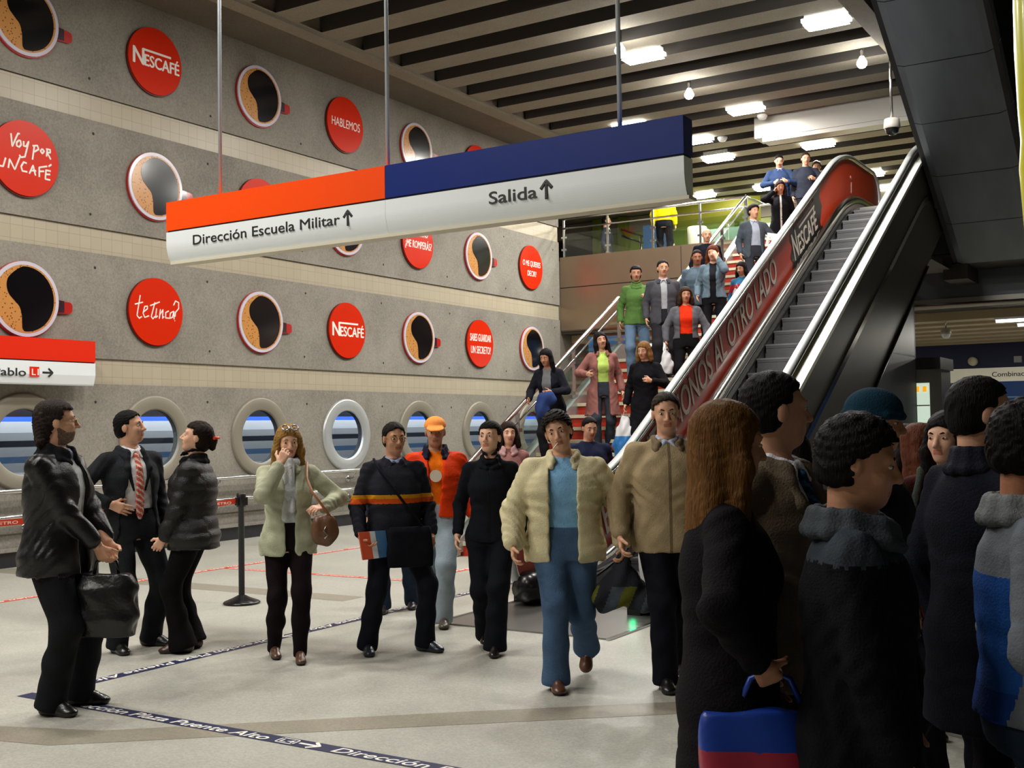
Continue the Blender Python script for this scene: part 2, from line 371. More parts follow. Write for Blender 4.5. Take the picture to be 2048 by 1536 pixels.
# lower hall beyond: slatted ceiling, blue end wall
mb = MB()
for k in range(7):
    y0 = BY+0.5+1.15*k; mb.box(WX, y0, 3.44, 6, y0+0.5, 3.6, 0)
mb.box(WX, BY+0.03, 3.6, 6, 31, 3.655, 1)
struct(mb.build('ceiling_lower', [mat('slat_tan', (186, 168, 134), 0.5), mat('slat_gap', (50, 42, 34), 0.9)]))
mb = MB(); mb.box(WX, 30.0, 0, 6, 30.2, 3.5, 0)
mb.poly([(-7.6, 29.99, 0), (6, 29.99, 0), (6, 29.99, 2.52), (-7.6, 29.99, 2.52)], 1)
for z in (0.9, 1.3, 1.7, 2.1): mb.box(-7.6, 29.975, z, 6, 29.995, z+0.03, 2)
struct(mb.build('wall_back_lower', [mat('navy_wall', (14, 24, 66), 0.5), mat('blue_panel', (24, 66, 128), 0.35), mat('pale_joint', (120, 150, 190), 0.4)]))
# mezzanine end wall in green panels with a dark opening on the left
mb = MB(); M_GR = [mat('green_wall', (118, 128, 52), 0.45, var=0.15, vscale=0.5), mat('green_pier', (92, 100, 26), 0.4), mat('dark_opening', (26, 25, 24), 0.8), mat('grey_lintel', (120, 114, 100), 0.6)]
mb.box(-20, 29.3, FZ, -15.0, 29.5, 7.43, 2); mb.box(-15.0, 28.9, FZ, 6, 29.2, 7.0, 0); mb.box(-15.0, 28.85, 7.0, 6, 29.2, 7.43, 3)
mb.box(-20, 28.9, 7.0, -15.0, 29.2, 7.43, 3); mb.box(-20.2, BY, FZ, -20, 29.4, 7.9, 2); mb.box(-20, BY-0.1, FZ, WX-0.6, BY, 7.9, 3); mb.box(-20, BY, 7.45, WX, 29.4, 7.55, 3); mb.box(-20, BY, 3.66, WX, 29.4, FZ, 3)
for x in (-15.0, -14.2, -11.0, -8.0, -4.2): mb.box(x, 28.6, FZ, x+0.24, 28.9, 7.43, 1)
struct(mb.build('wall_back_upper', M_GR))
mb = MB(); mb.box(WX-0.5, BY, 0, WX, 36, 3.66, 0); struct(mb.build('wall_left_far', mat('lower_side_wall', (110, 104, 92), 0.7)))
# ================================================================== STAIRCASE
SLOPE = math.tan(math.radians(30))
SX0, SX1 = -8.0, -5.56
M_TREAD = mat('stair_tread', (74, 70, 64), 0.6, var=0.1); M_RISER = mat('stair_riser_ad', (184, 50, 24), 0.5, var=0.25, vscale=3); M_NOSE = mat('stair_nosing', (206, 196, 168), 0.5)
M_STRING = mat('stringer_metal', (176, 186, 184), 0.22, 0.55)
stair = thing('staircase', 'two-flight staircase with orange risers climbing beside the escalator to the mezzanine', 'stairs', (0, 0, 0))
def flight(y0, z0, n, run, rise):
    for k in range(n):
        mb = MB(); y = y0+k*run; z = z0+(k+1)*rise
        mb.poly([(SX0, y, z), (SX1, y, z), (SX1, y+run, z), (SX0, y+run, z)], 0)
        mb.poly([(SX0, y+0.012, z-rise), (SX1, y+0.012, z-rise), (SX1, y+0.012, z), (SX0, y+0.012, z)], 1)
        mb.box(SX0, y-0.012, z-0.045, SX1, y+0.03, z+0.002, 2)
        mb.poly([(SX0, y, z-rise-0.12), (SX1, y, z-rise-0.12), (SX1, y+run, z-0.12), (SX0, y+run, z-0.12)], 0)
        mb.build('step', [M_TREAD, M_RISER, M_NOSE], stair)
flight(11.6, 0, 15, 0.3, 2.6/15)
flight(17.6, 2.6, 15, 0.284, 2.62/15)
mb = MB(); mb.box(SX0, 16.1, 2.42, SX1, 17.62, 2.6, 0); mb.build('landing', M_TREAD, stair)
def stringer(x0, x1):
    mb = MB()
    for (ya, za, yb, zb) in ((11.45, 0, 16.1, 2.6), (17.6, 2.6, 21.86, 5.22)):
        mb.prism([(ya, max(0, za-0.3)), (ya, za+0.16), (yb, zb+0.26), (yb, zb-0.3)], 'x', x0, x1)
    mb.prism([(16.1, 2.3), (16.1, 2.86), (17.6, 2.76), (17.6, 2.3)], 'x', x0, x1)
    return mb.build('stringer', M_STRING, stair)
stringer(SX0-0.09, SX0+0.05); stringer(SX1-0.02, SX1+0.08)

rail = thing('stair_handrail', 'polished steel handrail with glass panels along the left side of the staircase', 'handrail')
def railline(off, dz=0.0):
    return [(SX0, 11.0, 0.98+off), (SX0, 11.55, 0.98+off), (SX0, 16.1, 3.58+off), (SX0, 17.6, 3.58+off), (SX0, 21.95, 6.16+off), (SX0, 23.0, 6.16+off)]
mb = MB(); mb.tube(railline(0), 0.036, 12); mb.build('top_rail', M_CHROME, rail)
mb = MB(); mb.tube([(SX0, y, z) for (x, y, z) in railline(-0.17)][1:5], 0.014, 8); mb.build('lower_rail', M_STEEL, rail)
def base_z(Y): return 0 if Y < 11.6 else SLOPE*(Y-11.6) if Y < 16.1 else 2.6 if Y < 17.6 else min(5.22, 2.6+0.6021*(Y-17.6))
for Y in (11.3, 13.0, 14.6, 16.1, 17.6, 19.1, 20.6, 21.95):
    mb = MB(); zb = base_z(Y); zt = zb+0.95
    mb.box(SX0-0.03, Y-0.008, zb, SX0+0.03, Y+0.008, zt, 0); mb.tube([(SX0, Y, zt-0.06), (SX0, Y, zt+0.03)], 0.012, 6, 0)
    for q in (0.3, 0.7): mb.box(SX0-0.045, Y-0.05, zb+q, SX0+0.045, Y+0.05, zb+q+0.05, 0)
    mb.build('post', M_STEEL, rail)
for a, b in ((11.36, 12.94), (13.06, 14.54), (14.66, 16.04), (16.16, 17.54), (17.66, 19.04), (19.16, 20.54), (20.66, 21.89)):
    mb = MB(); mb.prism([(a, base_z(a)+0.2), (b, base_z(b)+0.2), (b, base_z(b)+0.74), (a, base_z(a)+0.74)], 'x', SX0-0.006, SX0+0.006)
    mb.build('glass_panel', M_GLASS, rail)

# mezzanine balustrade
bal = thing('balustrade', 'glass and steel balustrade along the edge of the mezzanine', 'balustrade')
for z, r in ((6.15, 0.03), (5.94, 0.022)):
    mb = MB(); mb.tube([(-12.22, BY+0.05, z), (SX0+0.1, BY+0.05, z), (-6.9, BY+0.05, z)] if z < 6 else [(-12.22, BY+0.05, z), (SX0, BY+0.05, z)], r, 10); mb.build('rail', M_CHROME, bal)
for x in (-12.2, -11.12, -10.05, -8.98, -8.0):
    mb = MB(); mb.box(x-0.02, BY+0.035, FZ, x+0.02, BY+0.065, 6.13)
    for z in (5.45, 5.72): mb.box(x-0.06, BY+0.03, z, x+0.06, BY+0.07, z+0.04)
    mb.build('post', M_STEEL, bal)
for a, b in ((-12.17, -11.15), (-11.09, -10.08), (-10.02, -9.01), (-8.95, -8.04)):
    mb = MB(); mb.box(a, BY+0.045, 5.26, b, BY+0.055, 5.82); mb.build('glass_panel', M_GLASS, bal)
hr = thing('landing_handrail', 'pair of sloping steel rails behind the mezzanine balustrade', 'handrail')
for dz in (0, 0.16):
    mb = MB(); mb.tube([(-13.0+0.9, 24.6, 6.30-dz), (-11.6, 24.6, 6.08-dz), (-9.9, 24.6, 5.40-dz)], 0.03, 8); mb.build('rail', M_CHROME, hr)
for x in (-11.6, -10.4):
    mb = MB(); mb.tube([(x, 24.6, FZ), (x, 24.6, 6.06-(x+11.6)*0.4)], 0.025, 8); mb.build('post', M_STEEL, hr)

# kiosk, litter bin and blue panel on the mezzanine
k = thing('kiosk', 'glass fronted kiosk under a curved yellow-green canopy on the mezzanine', 'kiosk', (-10.5, 27.6, FZ))
mb = MB(); prof = []
for i in range(17):
    a = PI*(0.1+0.8*i/16); prof.append((1.3*math.cos(a)*-1, 0.55*math.sin(a)))
for (a, b) in zip(prof[:-1], prof[1:]):
    mb.poly([(a[0], -1.0-a[1], 1.25), (b[0], -1.0-b[1], 1.25), (b[0], -1.0-b[1], 1.85), (a[0], -1.0-a[1], 1.85)], 0, True)
    mb.poly([(a[0], -1.0-a[1], 1.25), (b[0], -1.0-b[1], 1.25), (b[0]*0.97, -1.0-b[1]*0.93, 1.25), (a[0]*0.97, -1.0-a[1]*0.93, 1.25)], 0)
    mb.poly([(a[0], -1.0-a[1], 1.85), (b[0], -1.0-b[1], 1.85), (0, -1.0, 1.9)], 0)
mb.build('canopy', mat('canopy_yellow', (136, 138, 40), 0.5), k)
mb = MB(); mb.box(-1.15, -1.2, 0, 1.15, 0.2, 0.5); mb.box(-1.15, 0.1, 0.5, 1.15, 0.2, 1.4); mb.build('counter', mat('kiosk_grey', (110, 116, 112), 0.4), k)
mb = MB(); mb.box(-1.15, -1.22, 0.5, 1.15, -1.2, 1.25); mb.build('window_pane', M_GLASS, k)
for x in (-1.15, -0.4, 0.4, 1.13):
    mb = MB(); mb.box(x-0.02, -1.24, 0.5, x+0.02, -1.18, 1.25); mb.build('mullion', mat('pale_frame', (190, 190, 184), 0.4), k)
mb = MB(); mb.lathe([(0.0, 0), (0.2, 0), (0.22, 0.72), (0.2, 0.74), (0.0, 0.74)]); o = mb.build('litter_bin', mat('bin_cream', (214, 208, 190), 0.4), None, (-9.75, 23.6, FZ)); tag(o, 'cream cylindrical bin standing behind the mezzanine balustrade', 'bin')
mb = MB(); mb.box(-0.3, 0, 0.12, 0.3, 0.04, 1.02); mb.box(-0.26, -0.05, 0, -0.18, 0.1, 0.3); mb.box(0.18, -0.05, 0, 0.26, 0.1, 0.3)
o = mb.build('display_panel', mat('panel_blue', (70, 104, 150), 0.5), None, (-11.05, 24.2, FZ)); tag(o, 'light blue display panel standing behind the yellow jacket on the mezzanine', 'panel')
mb = MB(); mb.box(0, 0, 0, 1.1, 0.03, 0.8, 0); mb.box(0.05, -0.004, 0.36, 1.05, 0, 0.40, 1)
o = mb.build('wall_poster', [mat('poster_blue', (34, 92, 140), 0.4), M_WINK], None, (-11.6, 21.84, 2.7)); tag(o, 'blue poster in the passage beneath the mezzanine, left of the stairs', 'poster')

# ================================================================== ESCALATOR
EX0, EX1 = -5.43, -3.90
def esc(Y):
    """height of the nosing line of the first escalator"""
    r = lambda a: a
    t = SLOPE*(Y-10.13)
    def sm(a, b, k): h = max(k-abs(a-b), 0)/k; return max(a, b)+h*h*k/4
    lo = sm(t, 0.0, 0.45)
    return -sm(-lo, -5.22, 0.45)
EY = [8.9+0.15*i for i in range(83)]           # 8.9 .. 21.2
M_EORANGE = mat('escalator_orange', (224, 66, 20), 0.45)
M_ERED = mat('escalator_red', (196, 62, 34), 0.35, coat=0.15)
M_RUBBER = mat('handrail_rubber', (204, 208, 208), 0.3, 0.0, coat=0.6)
M_BLACKG = mat('gloss_black', (14, 14, 16), 0.25)
M_CLAD = mat('dark_cladding', (92, 86, 79), 0.42, 0.2, bump=0.04, bscale=2.0, var=0.12, vscale=0.5)
M_CLAD2 = mat('grey_cladding', (104, 106, 114), 0.4, 0.25, var=0.1, vscale=0.6)
M_STEPG = mat('step_aluminium', (110, 110, 112), 0.45, 0.5, bump=0.25, bscale=60, stretch=(12, 1, 1))
es = thing('escalator', 'escalator with orange advertising side panel rising to the mezzanine beside the stairs', 'escalator')
def strip(name, x, lo, hi, m, flip=1, y0=8.9, y1=21.2, th=0.02):
    ys_ = [y for y in EY if y0-1e-6 <= y <= y1+1e-6]; mb = MB()
    for a, b in zip(ys_[:-1], ys_[1:]):
        for xx in (x-th/2, x+th/2):
            mb.poly([(xx, a, esc(a)+lo), (xx, b, esc(b)+lo), (xx, b, esc(b)+hi), (xx, a, esc(a)+hi)], 0)
        mb.poly([(x-th/2, a, esc(a)+hi), (x+th/2, a, esc(a)+hi), (x+th/2, b, esc(b)+hi), (x-th/2, b, esc(b)+hi)], 0)
        mb.poly([(x-th/2, a, esc(a)+lo), (x+th/2, a, esc(a)+lo), (x+th/2, b, esc(b)+lo), (x-th/2, b, esc(b)+lo)], 0)
    return mb, name, m
def newel(mb, x, yc, zc, r, th, sgn, r0=0.0, m=0):
    n = 16; pts = [(yc+sgn*r*math.cos(a), zc+r*math.sin(a)) for a in [PI/2-PI*i/n for i in range(n+1)]]
    mb.prism(pts, 'x', x-th/2, x+th/2, m)
def balustrade(x, side):
    # side +1: the steps lie towards +X
    mb, n, m = strip('side_panel', x, 0.10, 0.90, M_ERED)
    newel(mb, x, 8.9, 0.50, 0.40, 0.02, -1); newel(mb, x, 21.2, 5.22+0.50, 0.40, 0.02, 1)
    p = mb.build('side_panel', M_ERED if side > 0 else M_BRUSH, es)
    # handrail loop: rubber belt carried on a chrome guide
    path = [(x, 8.9+0.43*math.cos(a), 0.5+0.43*math.sin(a)) for a in [-PI/2-0.0-PI*i/14 for i in range(15)]]
    path += [(x, y, esc(y)+0.93) for y in EY]
    path += [(x, 21.2+0.43*math.cos(a), 5.72+0.43*math.sin(a)) for a in [PI/2-PI*i/14 for i in range(15)]]
    mb = MB(); V = [];
    prof = [(-0.045, 0.0), (-0.045, 0.022), (-0.03, 0.04), (0.03, 0.04), (0.045, 0.022), (0.045, 0.0)]
    P = [Vector(q) for q in path]
    for i, q in enumerate(P):
        t = (P[min(i+1, len(P)-1)]-P[max(i-1, 0)]).normalized(); up = Vector((1, 0, 0)).cross(t)
        V += [q+Vector((1, 0, 0))*a+up*b for a, b in prof]
    kk = len(prof)
    F = [(i*kk+j, i*kk+(j+1) % kk, (i+1)*kk+(j+1) % kk, (i+1)*kk+j) for i in range(len(P)-1) for j in range(kk)]
    mb.add(V, F, 0, True); mb.build('handrail', M_RUBBER, es)
    mb = MB()
    for dx in (-0.042, 0.042):
        mb.tube([(q[0]+dx, q[1]+(0.0), q[2]-0.022) for q in path[15:-15]], 0.017, 8, 0, True)
    mb.build('handrail_guide', M_CHROME, es)
    # inner decking: rounded chrome tube; skirt; outer trim
    mb = MB(); mb.tube([(x+side*0.10, y, esc(y)+0.17) for y in EY], 0.085, 14)
    mb.build('inner_decking', M_CHROME, es)
    mb, n, m = strip('skirt', x+side*0.165, -0.16, 0.10, None, th=0.012); mb.build('skirt_panel', M_BRUSH, es)
    mb, n, m = strip('brush', x+side*0.176, -0.01, 0.025, None, th=0.02); mb.build('skirt_brush', M_BLACKG, es)
    mb, n, m = strip('trim', x-side*0.09, 0.04, 0.13, None, th=0.10); mb.build('outer_trim', M_CHROME, es)
balustrade(-5.30, 1); balustrade(-4.02, -1)
# the orange end panel and the black advertising block on the inside of the left panel
def patch(name, outline, m, lift=0.013):
    mb = MB(); mb.poly([(-5.30+lift, y, z) for y, z in outline], 0); return mb.build(name, m, es)
def band(y0, y1, lo, hi, n=14):
    a = [y0+(y1-y0)*i/n for i in range(n+1)]
    return [(y, esc(y)+lo) for y in a]+[(y, esc(y)+hi) for y in a[::-1]]
def bandmesh(name, y0, y1, lo, hi, m, lift=0.0125):
    mb = MB(); n = 40; a = [y0+(y1-y0)*i/n for i in range(n+1)]
    for p, q in zip(a[:-1], a[1:]):
        mb.poly([(-5.30+lift, p, esc(p)+lo), (-5.30+lift, q, esc(q)+lo), (-5.30+lift, q, esc(q)+hi), (-5.30+lift, p, esc(p)+hi)], 0)
    return mb.build(name, m, es)
o = bandmesh('end_panel', 17.75, 21.2, 0.12, 0.89, M_EORANGE)
mb = MB(); jag = [(16.38, 0.12), (16.44, 0.3), (16.33, 0.42), (16.42, 0.55), (16.3, 0.68), (16.36, 0.89)]
jr = [(17.92, 0.89), (17.84, 0.7), (17.97, 0.5), (17.86, 0.3), (17.94, 0.12)]
mb.poly([(-5.2868, y, esc(y)+h) for y, h in jag+jr]); o = mb.build('advert_block', mat('advert_black', (30, 28, 26), 0.35), es)
C30, S30 = math.cos(PI/6), math.sin(PI/6)
SXD, SYD = (0, C30, S30), (0, -S30, C30)
def on_panel(y, h): return (-5.283, y, esc(y)+h)
M_ADW = mat('advert_white', (226, 214, 200), 0.5)
text('N', M_ADW, es, on_panel(16.52, 0.28), SXD, SYD, 0.42, sx=0.6, bold=0.03, shear=0.1)
text('ESCAF\u00c9', M_ADW, es, on_panel(16.76, 0.27), SXD, SYD, 0.29, bold=0.03, shear=0.1, width=1.08)
mb = MB(); q = Vector(on_panel(16.76, 0.66)); X_, Y_ = Vector(SXD), Vector(SYD)
mb.poly([q, q+X_*0.92, q+X_*0.93+Y_*0.035, q+Y_*0.035]); mb.build('lettering', M_ADW, es)
text('ENCONTR\u00c9MONOS', mat('advert_faint', (150, 92, 70), 0.5), es, on_panel(16.5, 0.76), SXD, SYD, 0.11, bold=0.02, width=1.2)
text('ENCONTR\u00c9MONOS AL OTRO LADO', M_ADW, es, (-5.283, 10.25, SLOPE*0.12+0.40), SXD, SYD, 0.36, bold=0.02, shear=0.16, width=6.3)
mb = MB(); yb = 19.62
mb.lathe([(0.0, 0.0), (0.055, 0.02), (0.05, 0.1), (0, 0.12)], (0, 0, 0), 12); 
for p in mb.v[:]: pass
mb = MB(); ribbon(mb, [(0, 0), (0.02, 0.19)], 0.06, (-5.283, 19.72, 5.52), (0, 1, 0), (0, 0, 1)); ribbon(mb, [(0.0, 0.25), (0.02, 0.29)], 0.085, (-5.283, 19.70, 5.52), (0, 1, 0), (0, 0, 1)); mb.build('pictogram', mat('picto_pink', (236, 190, 180), 0.5), es)
# steps
for i in range(34):
    ya = 9.4+0.35*i
    if ya > 19.6: break
    za = esc(ya+0.02); zprev = esc(ya-0.33)
    mb = MB(); xa, xb = -5.12, -4.20
    mb.box(xa, ya, za-0.05, xb, ya+0.36, za, 0)
    mb.poly([(xa, ya+0.005, zprev-0.02), (xb, ya+0.005, zprev-0.02), (xb, ya+0.005, za), (xa, ya+0.005, za)], 0)
    mb.box(xa, ya-0.004, za-0.022, xb, ya+0.02, za+0.002, 1)
    for xx in (xa-0.012, xb-0.012): mb.box(xx, ya, za-0.12, xx+0.024, ya+0.05, za+0.012, 2)
    mb.build('step', [M_STEPG, mat('step_edge', (128, 128, 130), 0.4, 0.4), M_BLACKG], es)
# landing plates (comb plate at the foot, plate at the head)
mb = MB(); mb.box(-5.43, 7.52, 0.0, -3.87, 9.45, 0.012, 0); mb.box(-5.45, 7.50, 0, -5.42, 9.45, 0.016, 1); mb.box(-3.88, 7.50, 0, -3.85, 9.45, 0.016, 1); mb.box(-5.15, 9.3, 0.01, -4.2, 9.5, 0.03, 1)
mb.build('landing_plate', [mat('plate_steel', (150, 148, 144), 0.3, 0.85, bump=0.05, bscale=80), M_STEEL], es)
mb = MB(); mb.box(-5.43, 19.6, 5.1, -3.87, 21.95, 5.235); mb.build('landing_plate', M_BRUSH, es)
# truss cladding
def soffit(Y): return 2.05+SLOPE*(Y-15.47)
mb = MB(); x = EX1
ys_ = [8.95]+[y for y in EY if y > 9]
for a, b in zip(ys_[:-1], ys_[1:]):
    mb.poly([(x, a, max(0, min(soffit(a), esc(a)+0.3))), (x, b, max(0, min(soffit(b), esc(b)+0.3, ))), (x, b, esc(b)+0.80), (x, a, esc(a)+0.80)], 0)
    mb.poly([(x, a, esc(a)+0.80), (x, b, esc(b)+0.80), (x-0.08, b, esc(b)+0.80), (x-0.08, a, esc(a)+0.80)], 0)
    if soffit(b) > 0.05: mb.poly([(EX0, a, max(0, min(soffit(a), 4.2))), (EX0, b, max(0, min(soffit(b), 4.2))), (x, b, max(0, min(soffit(b), 4.2))), (x, a, max(0, min(soffit(a), 4.2)))], 0)
    mb.poly([(EX0, a, max(0, min(soffit(a), 4.2))), (EX0, b, max(0, min(soffit(b), 4.2))), (EX0, b, esc(b)+0.08), (EX0, a, esc(a)+0.08)], 0)
mb.build('truss_cladding', M_CLAD, es)
mb = MB()
for a, b in zip(EY[:-1], EY[1:]):
    mb.poly([(x+0.045, a, esc(a)+0.80), (x+0.045, b, esc(b)+0.80), (x-0.17, b, esc(b)+0.84), (x-0.17, a, esc(a)+0.84)], 0)
    mb.poly([(x+0.045, a, esc(a)+0.74), (x+0.045, b, esc(b)+0.74), (x+0.045, b, esc(b)+0.80), (x+0.045, a, esc(a)+0.80)], 0)
mb.build('cladding_trim', mat('glare_trim', (236, 238, 232), 0.3), es)  # white colour stands in for ceiling light mirrored by the metal deck
mb = MB(); mb.tube([(x+0.02, a, max(0.02, soffit(a))) for a in (12.0, 18.9)], 0.02, 6); mb.build('soffit_edge', M_BLACKG, es)
# infill wall below the truss
mb = MB()
mb.prism([(11.9, 0), (18.0, 0), (18.0, soffit(18.0))], 'x', x-0.06, x-0.02)
mb.box(x-0.03, 16.3, 2.545, x-0.016, 18.0, 2.57, 1)
mb.box(x-0.3, 17.97, 0, x-0.02, 18.02, 3.4)
mb.build('infill_panel', [M_CLAD2, M_BLACKG], es)
# foot details: handrail inlets, green traffic light
for xx in (-5.30, -4.02):
    mb = MB(); mb.lathe([(0, -0.30), (0.11, -0.28), (0.15, -0.18), (0.155, 0), (0.145, 0.08), (0, 0.09)], (xx+(0.08 if xx < -5 else -0.08), 8.80, 0.16), 16, 0, 'y'); mb.box(xx-0.135, 8.72, 0, xx+0.135, 9.3, 0.13, 0)
    mb.build('handrail_inlet', M_BLACKG, es)
mb = MB(); mb.box(-4.21, 8.52, 0.0, -4.09, 8.7, 0.20, 0); mb.lathe([(0, -0.012), (0.035, -0.008), (0.042, 0.0)], (-4.15, 8.52, 0.12), 16, 1, 'y')
mb.build('traffic_light', [M_BLACKG, mat('green_lamp', (20, 200, 120), 0.3, emit=(30, 255, 160), estr=6)], es)

# ================================================================== SECOND ESCALATOR, overhead, rising towards the camera
e2 = thing('overhead_escalator', 'dark steel underside of the upper escalator crossing overhead at the right', 'escalator')
A0, A1, KS = -3.87, -2.37, 16.25
def sof2(Y): return KS-0.9*0+0-(SLOPE*Y)
M_SOF = mat('soffit_steel', (92, 97, 104), 0.42, 0.45, bump=0.05, bscale=1.2, stretch=(3, 1, 1), var=0.14, vscale=0.8)
yy = [7.2+1.05*i for i in range(13)]+[20.75]
for a, b in zip(yy[:-1], yy[1:]):
    mb = MB(); g = 0.006
    X5 = [A0, A0+0.07, A0+0.2, A1-0.2, A1-0.07, A1]; dz = [0.16, 0.04, 0, 0, 0.04, 0.16]
    for i in range(5):
        mb.poly([(X5[i], a+g, sof2(a+g)+dz[i]), (X5[i+1], a+g, sof2(a+g)+dz[i+1]), (X5[i+1], b-g, sof2(b-g)+dz[i+1]), (X5[i], b-g, sof2(b-g)+dz[i])], 0, False)
    mb.build('soffit_panel', M_SOF, e2)
mb = MB()
for xx in (A0, A1):
    mb.poly([(xx, 7.2, sof2(7.2)+0.14), (xx, 20.75, sof2(20.75)+0.14), (xx, 21.86, sof2(20.75)+0.14), (xx, 21.86, 6.2), (xx, 20.75, 6.2), (xx, 7.2, sof2(7.2)+2.0)], 0)
mb.poly([(A0+0.03, 7.2, sof2(7.2)+0.03), (A1-0.03, 7.2, sof2(7.2)+0.03), (A1-0.03, 20.75, sof2(20.75)+0.03), (A0+0.03, 20.75, sof2(20.75)+0.03)], 0)
mb.build('side_cladding', mat('side_dark', (30, 28, 28), 0.5, 0.4), e2)
mb = MB(); mb.poly([(A0, 20.75, sof2(20.75)+0.01), (A1, 20.75, sof2(20.75)+0.01), (A1, 21.83, sof2(20.75)+0.01), (A0, 21.83, sof2(20.75)+0.01)]); mb.box(A0-0.15, 20.8, 4.02, A0+0.25, 21.83, 4.4)
mb.build('end_soffit', mat('end_brown', (70, 64, 58), 0.5, 0.5), e2)
# bulging yellow-green column at the right edge
mb = MB(); mb.lathe([(0.0, 2.75), (0.12, 2.78), (0.17, 3.1), (0.19, 3.5), (0.205, 3.8), (0.185, 4.05), (0.2, 4.3), (0.215, 4.9), (0.21, 5.4), (0.205, 6.2), (0.2, 7.43), (0, 7.43)], (-1.25, 11.0, 0), 24)
# hung from a bracket on the shaft beam
mb.tube([(-1.25, 11.0, 7.4), (-1.25, 11.0, 11.0)], 0.03, 8)
o = mb.build('hanging_column', mat('yellow_green', (170, 168, 14), 0.3, coat=0.15)); tag(o, 'glossy yellow-green bulging column hanging at the right edge of the view', 'column')

# ================================================================== LOWER HALL AT THE RIGHT
cab = thing('ticket_machine', 'tall steel ticket machine with a bright lit window beyond the escalator side', 'machine', (-4.05, 18.75, 0))
mb = MB(); mb.box(-0.25, -0.35, 0, 0.42, 0.35, 2.36, 0); mb.build('body', M_BRUSH, cab)
mb = MB(); mb.box(-0.30, -0.6, 2.36, 0.46, 0.4, 2.54, 0); mb.build('canopy', M_FASC2, cab)
mb = MB(); mb.box(-0.12, -0.362, 0.95, 0.24, -0.35, 2.16, 0); mb.build('lit_window', mat('lit_panel', (220, 240, 225), 0.4, emit=(225, 245, 225), estr=0.55), cab)
for x in (-0.06, 0.06, 0.17):
    mb = MB(); mb.box(x-0.03, -0.37, 2.02, x+0.03, -0.36, 2.11, 0); mb.build('icon', mat('amber', (240, 170, 40), 0.4, emit=(255, 180, 40), estr=0.7), cab)
for z in (1.2, 1.5, 1.8):
    mb = MB(); mb.box(-0.12, -0.368, z, 0.24, -0.361, z+0.02, 0); mb.build('shelf', mat('pale_edge', (236, 240, 236), 0.4), cab)
sg = thing('line_sign', 'long cream sign board reading Combinaci\u00f3n on the blue wall of the lower hall', 'sign', (0, 29.9, 0))
mb = MB(); mb.box(-5.95, 0, 2.5, -2.4, 0.06, 2.84, 0); mb.build('board', mat('cream_board', (226, 222, 202), 0.5, emit=(226, 222, 202), estr=0.12), sg)
text('Combinaci\u00f3n', M_INK, sg, (-4.72, -0.004, 2.62), (1, 0, 0), (0, 0, 1), 0.12, bold=0.02, width=0.95)
M_TUBE = mat('tube_light', (255, 255, 250), 0.4, emit=(255, 252, 240), estr=4)
for i, (x, y) in enumerate(((-2.95, 22.4), (-2.75, 23.6), (-2.6, 24.9), (-2.45, 26.3), (-6.5, 23.0), (-8.5, 24.5), (-10.5, 23.4))):
    t = thing('tube_luminaire', ('slim white strip light on the lower ceiling, %s of the row at the right' % ('nearest', 'second', 'third', 'farthest')[i]) if i < 4 else 'strip light under the mezzanine %s' % ('near the escalator', 'above the back of the stairs', 'by the left wall')[i-4], 'light', (x, y, 3.38), 0, 'strip lights of the lower hall')
    mb = MB(); mb.box(-0.5, -0.06, 0.02, 0.5, 0.06, 0.06)
    for q in (-0.4, 0.4): mb.box(q-0.015, -0.015, 0.06, q+0.015, 0.015, 0.275)
    mb.build('housing', M_WHITE, t)
    mb = MB(); mb.tube([(-0.48, 0, 0), (0.48, 0, 0)], 0.035, 10); mb.build('tube', M_TUBE, t)
def dome(name, label, loc, s=1.0, mid=None):
    t = thing(name, label, 'camera', loc)
    mb = MB(); mb.lathe([(0.0, 0.14*s), (0.11*s, 0.14*s), (0.12*s, 0.02*s), (0.11*s, 0.0)], (0, 0, 0), 20); mb.build('housing', mat('dome_grey', (170, 166, 158), 0.4), t)
    mb = MB(); mb.lathe([(0.1*s, 0.0), (0.092*s, -0.05*s), (0.06*s, -0.09*s), (0.0, -0.105*s)], (0, 0, 0), 20); mb.build('dome', M_BLACKG if mid is None else mid, t)
    mb = MB(); mb.tube([(0, 0, 0.14*s), (0, 0, (7.43-loc[2]) if loc[2] > 4 else 3.55-loc[2])], 0.02*s, 8); mb.build('stem', M_STEEL, t)
    return t
dome('dome_camera', 'white dome security camera hanging below the concrete ceiling by the overhead escalator', (-4.17, 18.0, 6.11), 1.05)
dome('dome_camera', 'white globe security camera under the slatted lower ceiling at the right', (-4.35, 22.6, 3.2), 0.8, M_WHITE)
for (x, z, lab) in ((-5.15, 3.02, 'round cream wall speaker high on the navy wall of the lower hall'),):
    mb = MB(); mb.lathe([(0, -0.05), (0.09, -0.05), (0.11, -0.02), (0.11, 0.1)], (x, 29.9, z), 18, 0, 'y'); o = mb.build('wall_speaker', mat('speaker_cream', (206, 198, 172), 0.5)); tag(o, lab, 'speaker')
mb = MB(); mb.box(-4.2, 29.85, 2.95, -4.03, 30, 3.1); o = mb.build('junction_box', mat('box_grey', (150, 150, 156), 0.5)); tag(o, 'small grey box high on the navy wall of the lower hall', 'box')
mb = MB(); mb.box(-7.45, 21.0, 7.06, -4.0, 21.5, 7.50, 0); mb.box(-7.3, 21.02, 6.98, -4.0, 21.4, 7.06, 0)
o = mb.build('ventilation_duct', mat('duct_white', (196, 194, 188), 0.35, 0.2)); tag(o, 'pale boxed duct hanging under the concrete ribs above the stairs', 'duct')
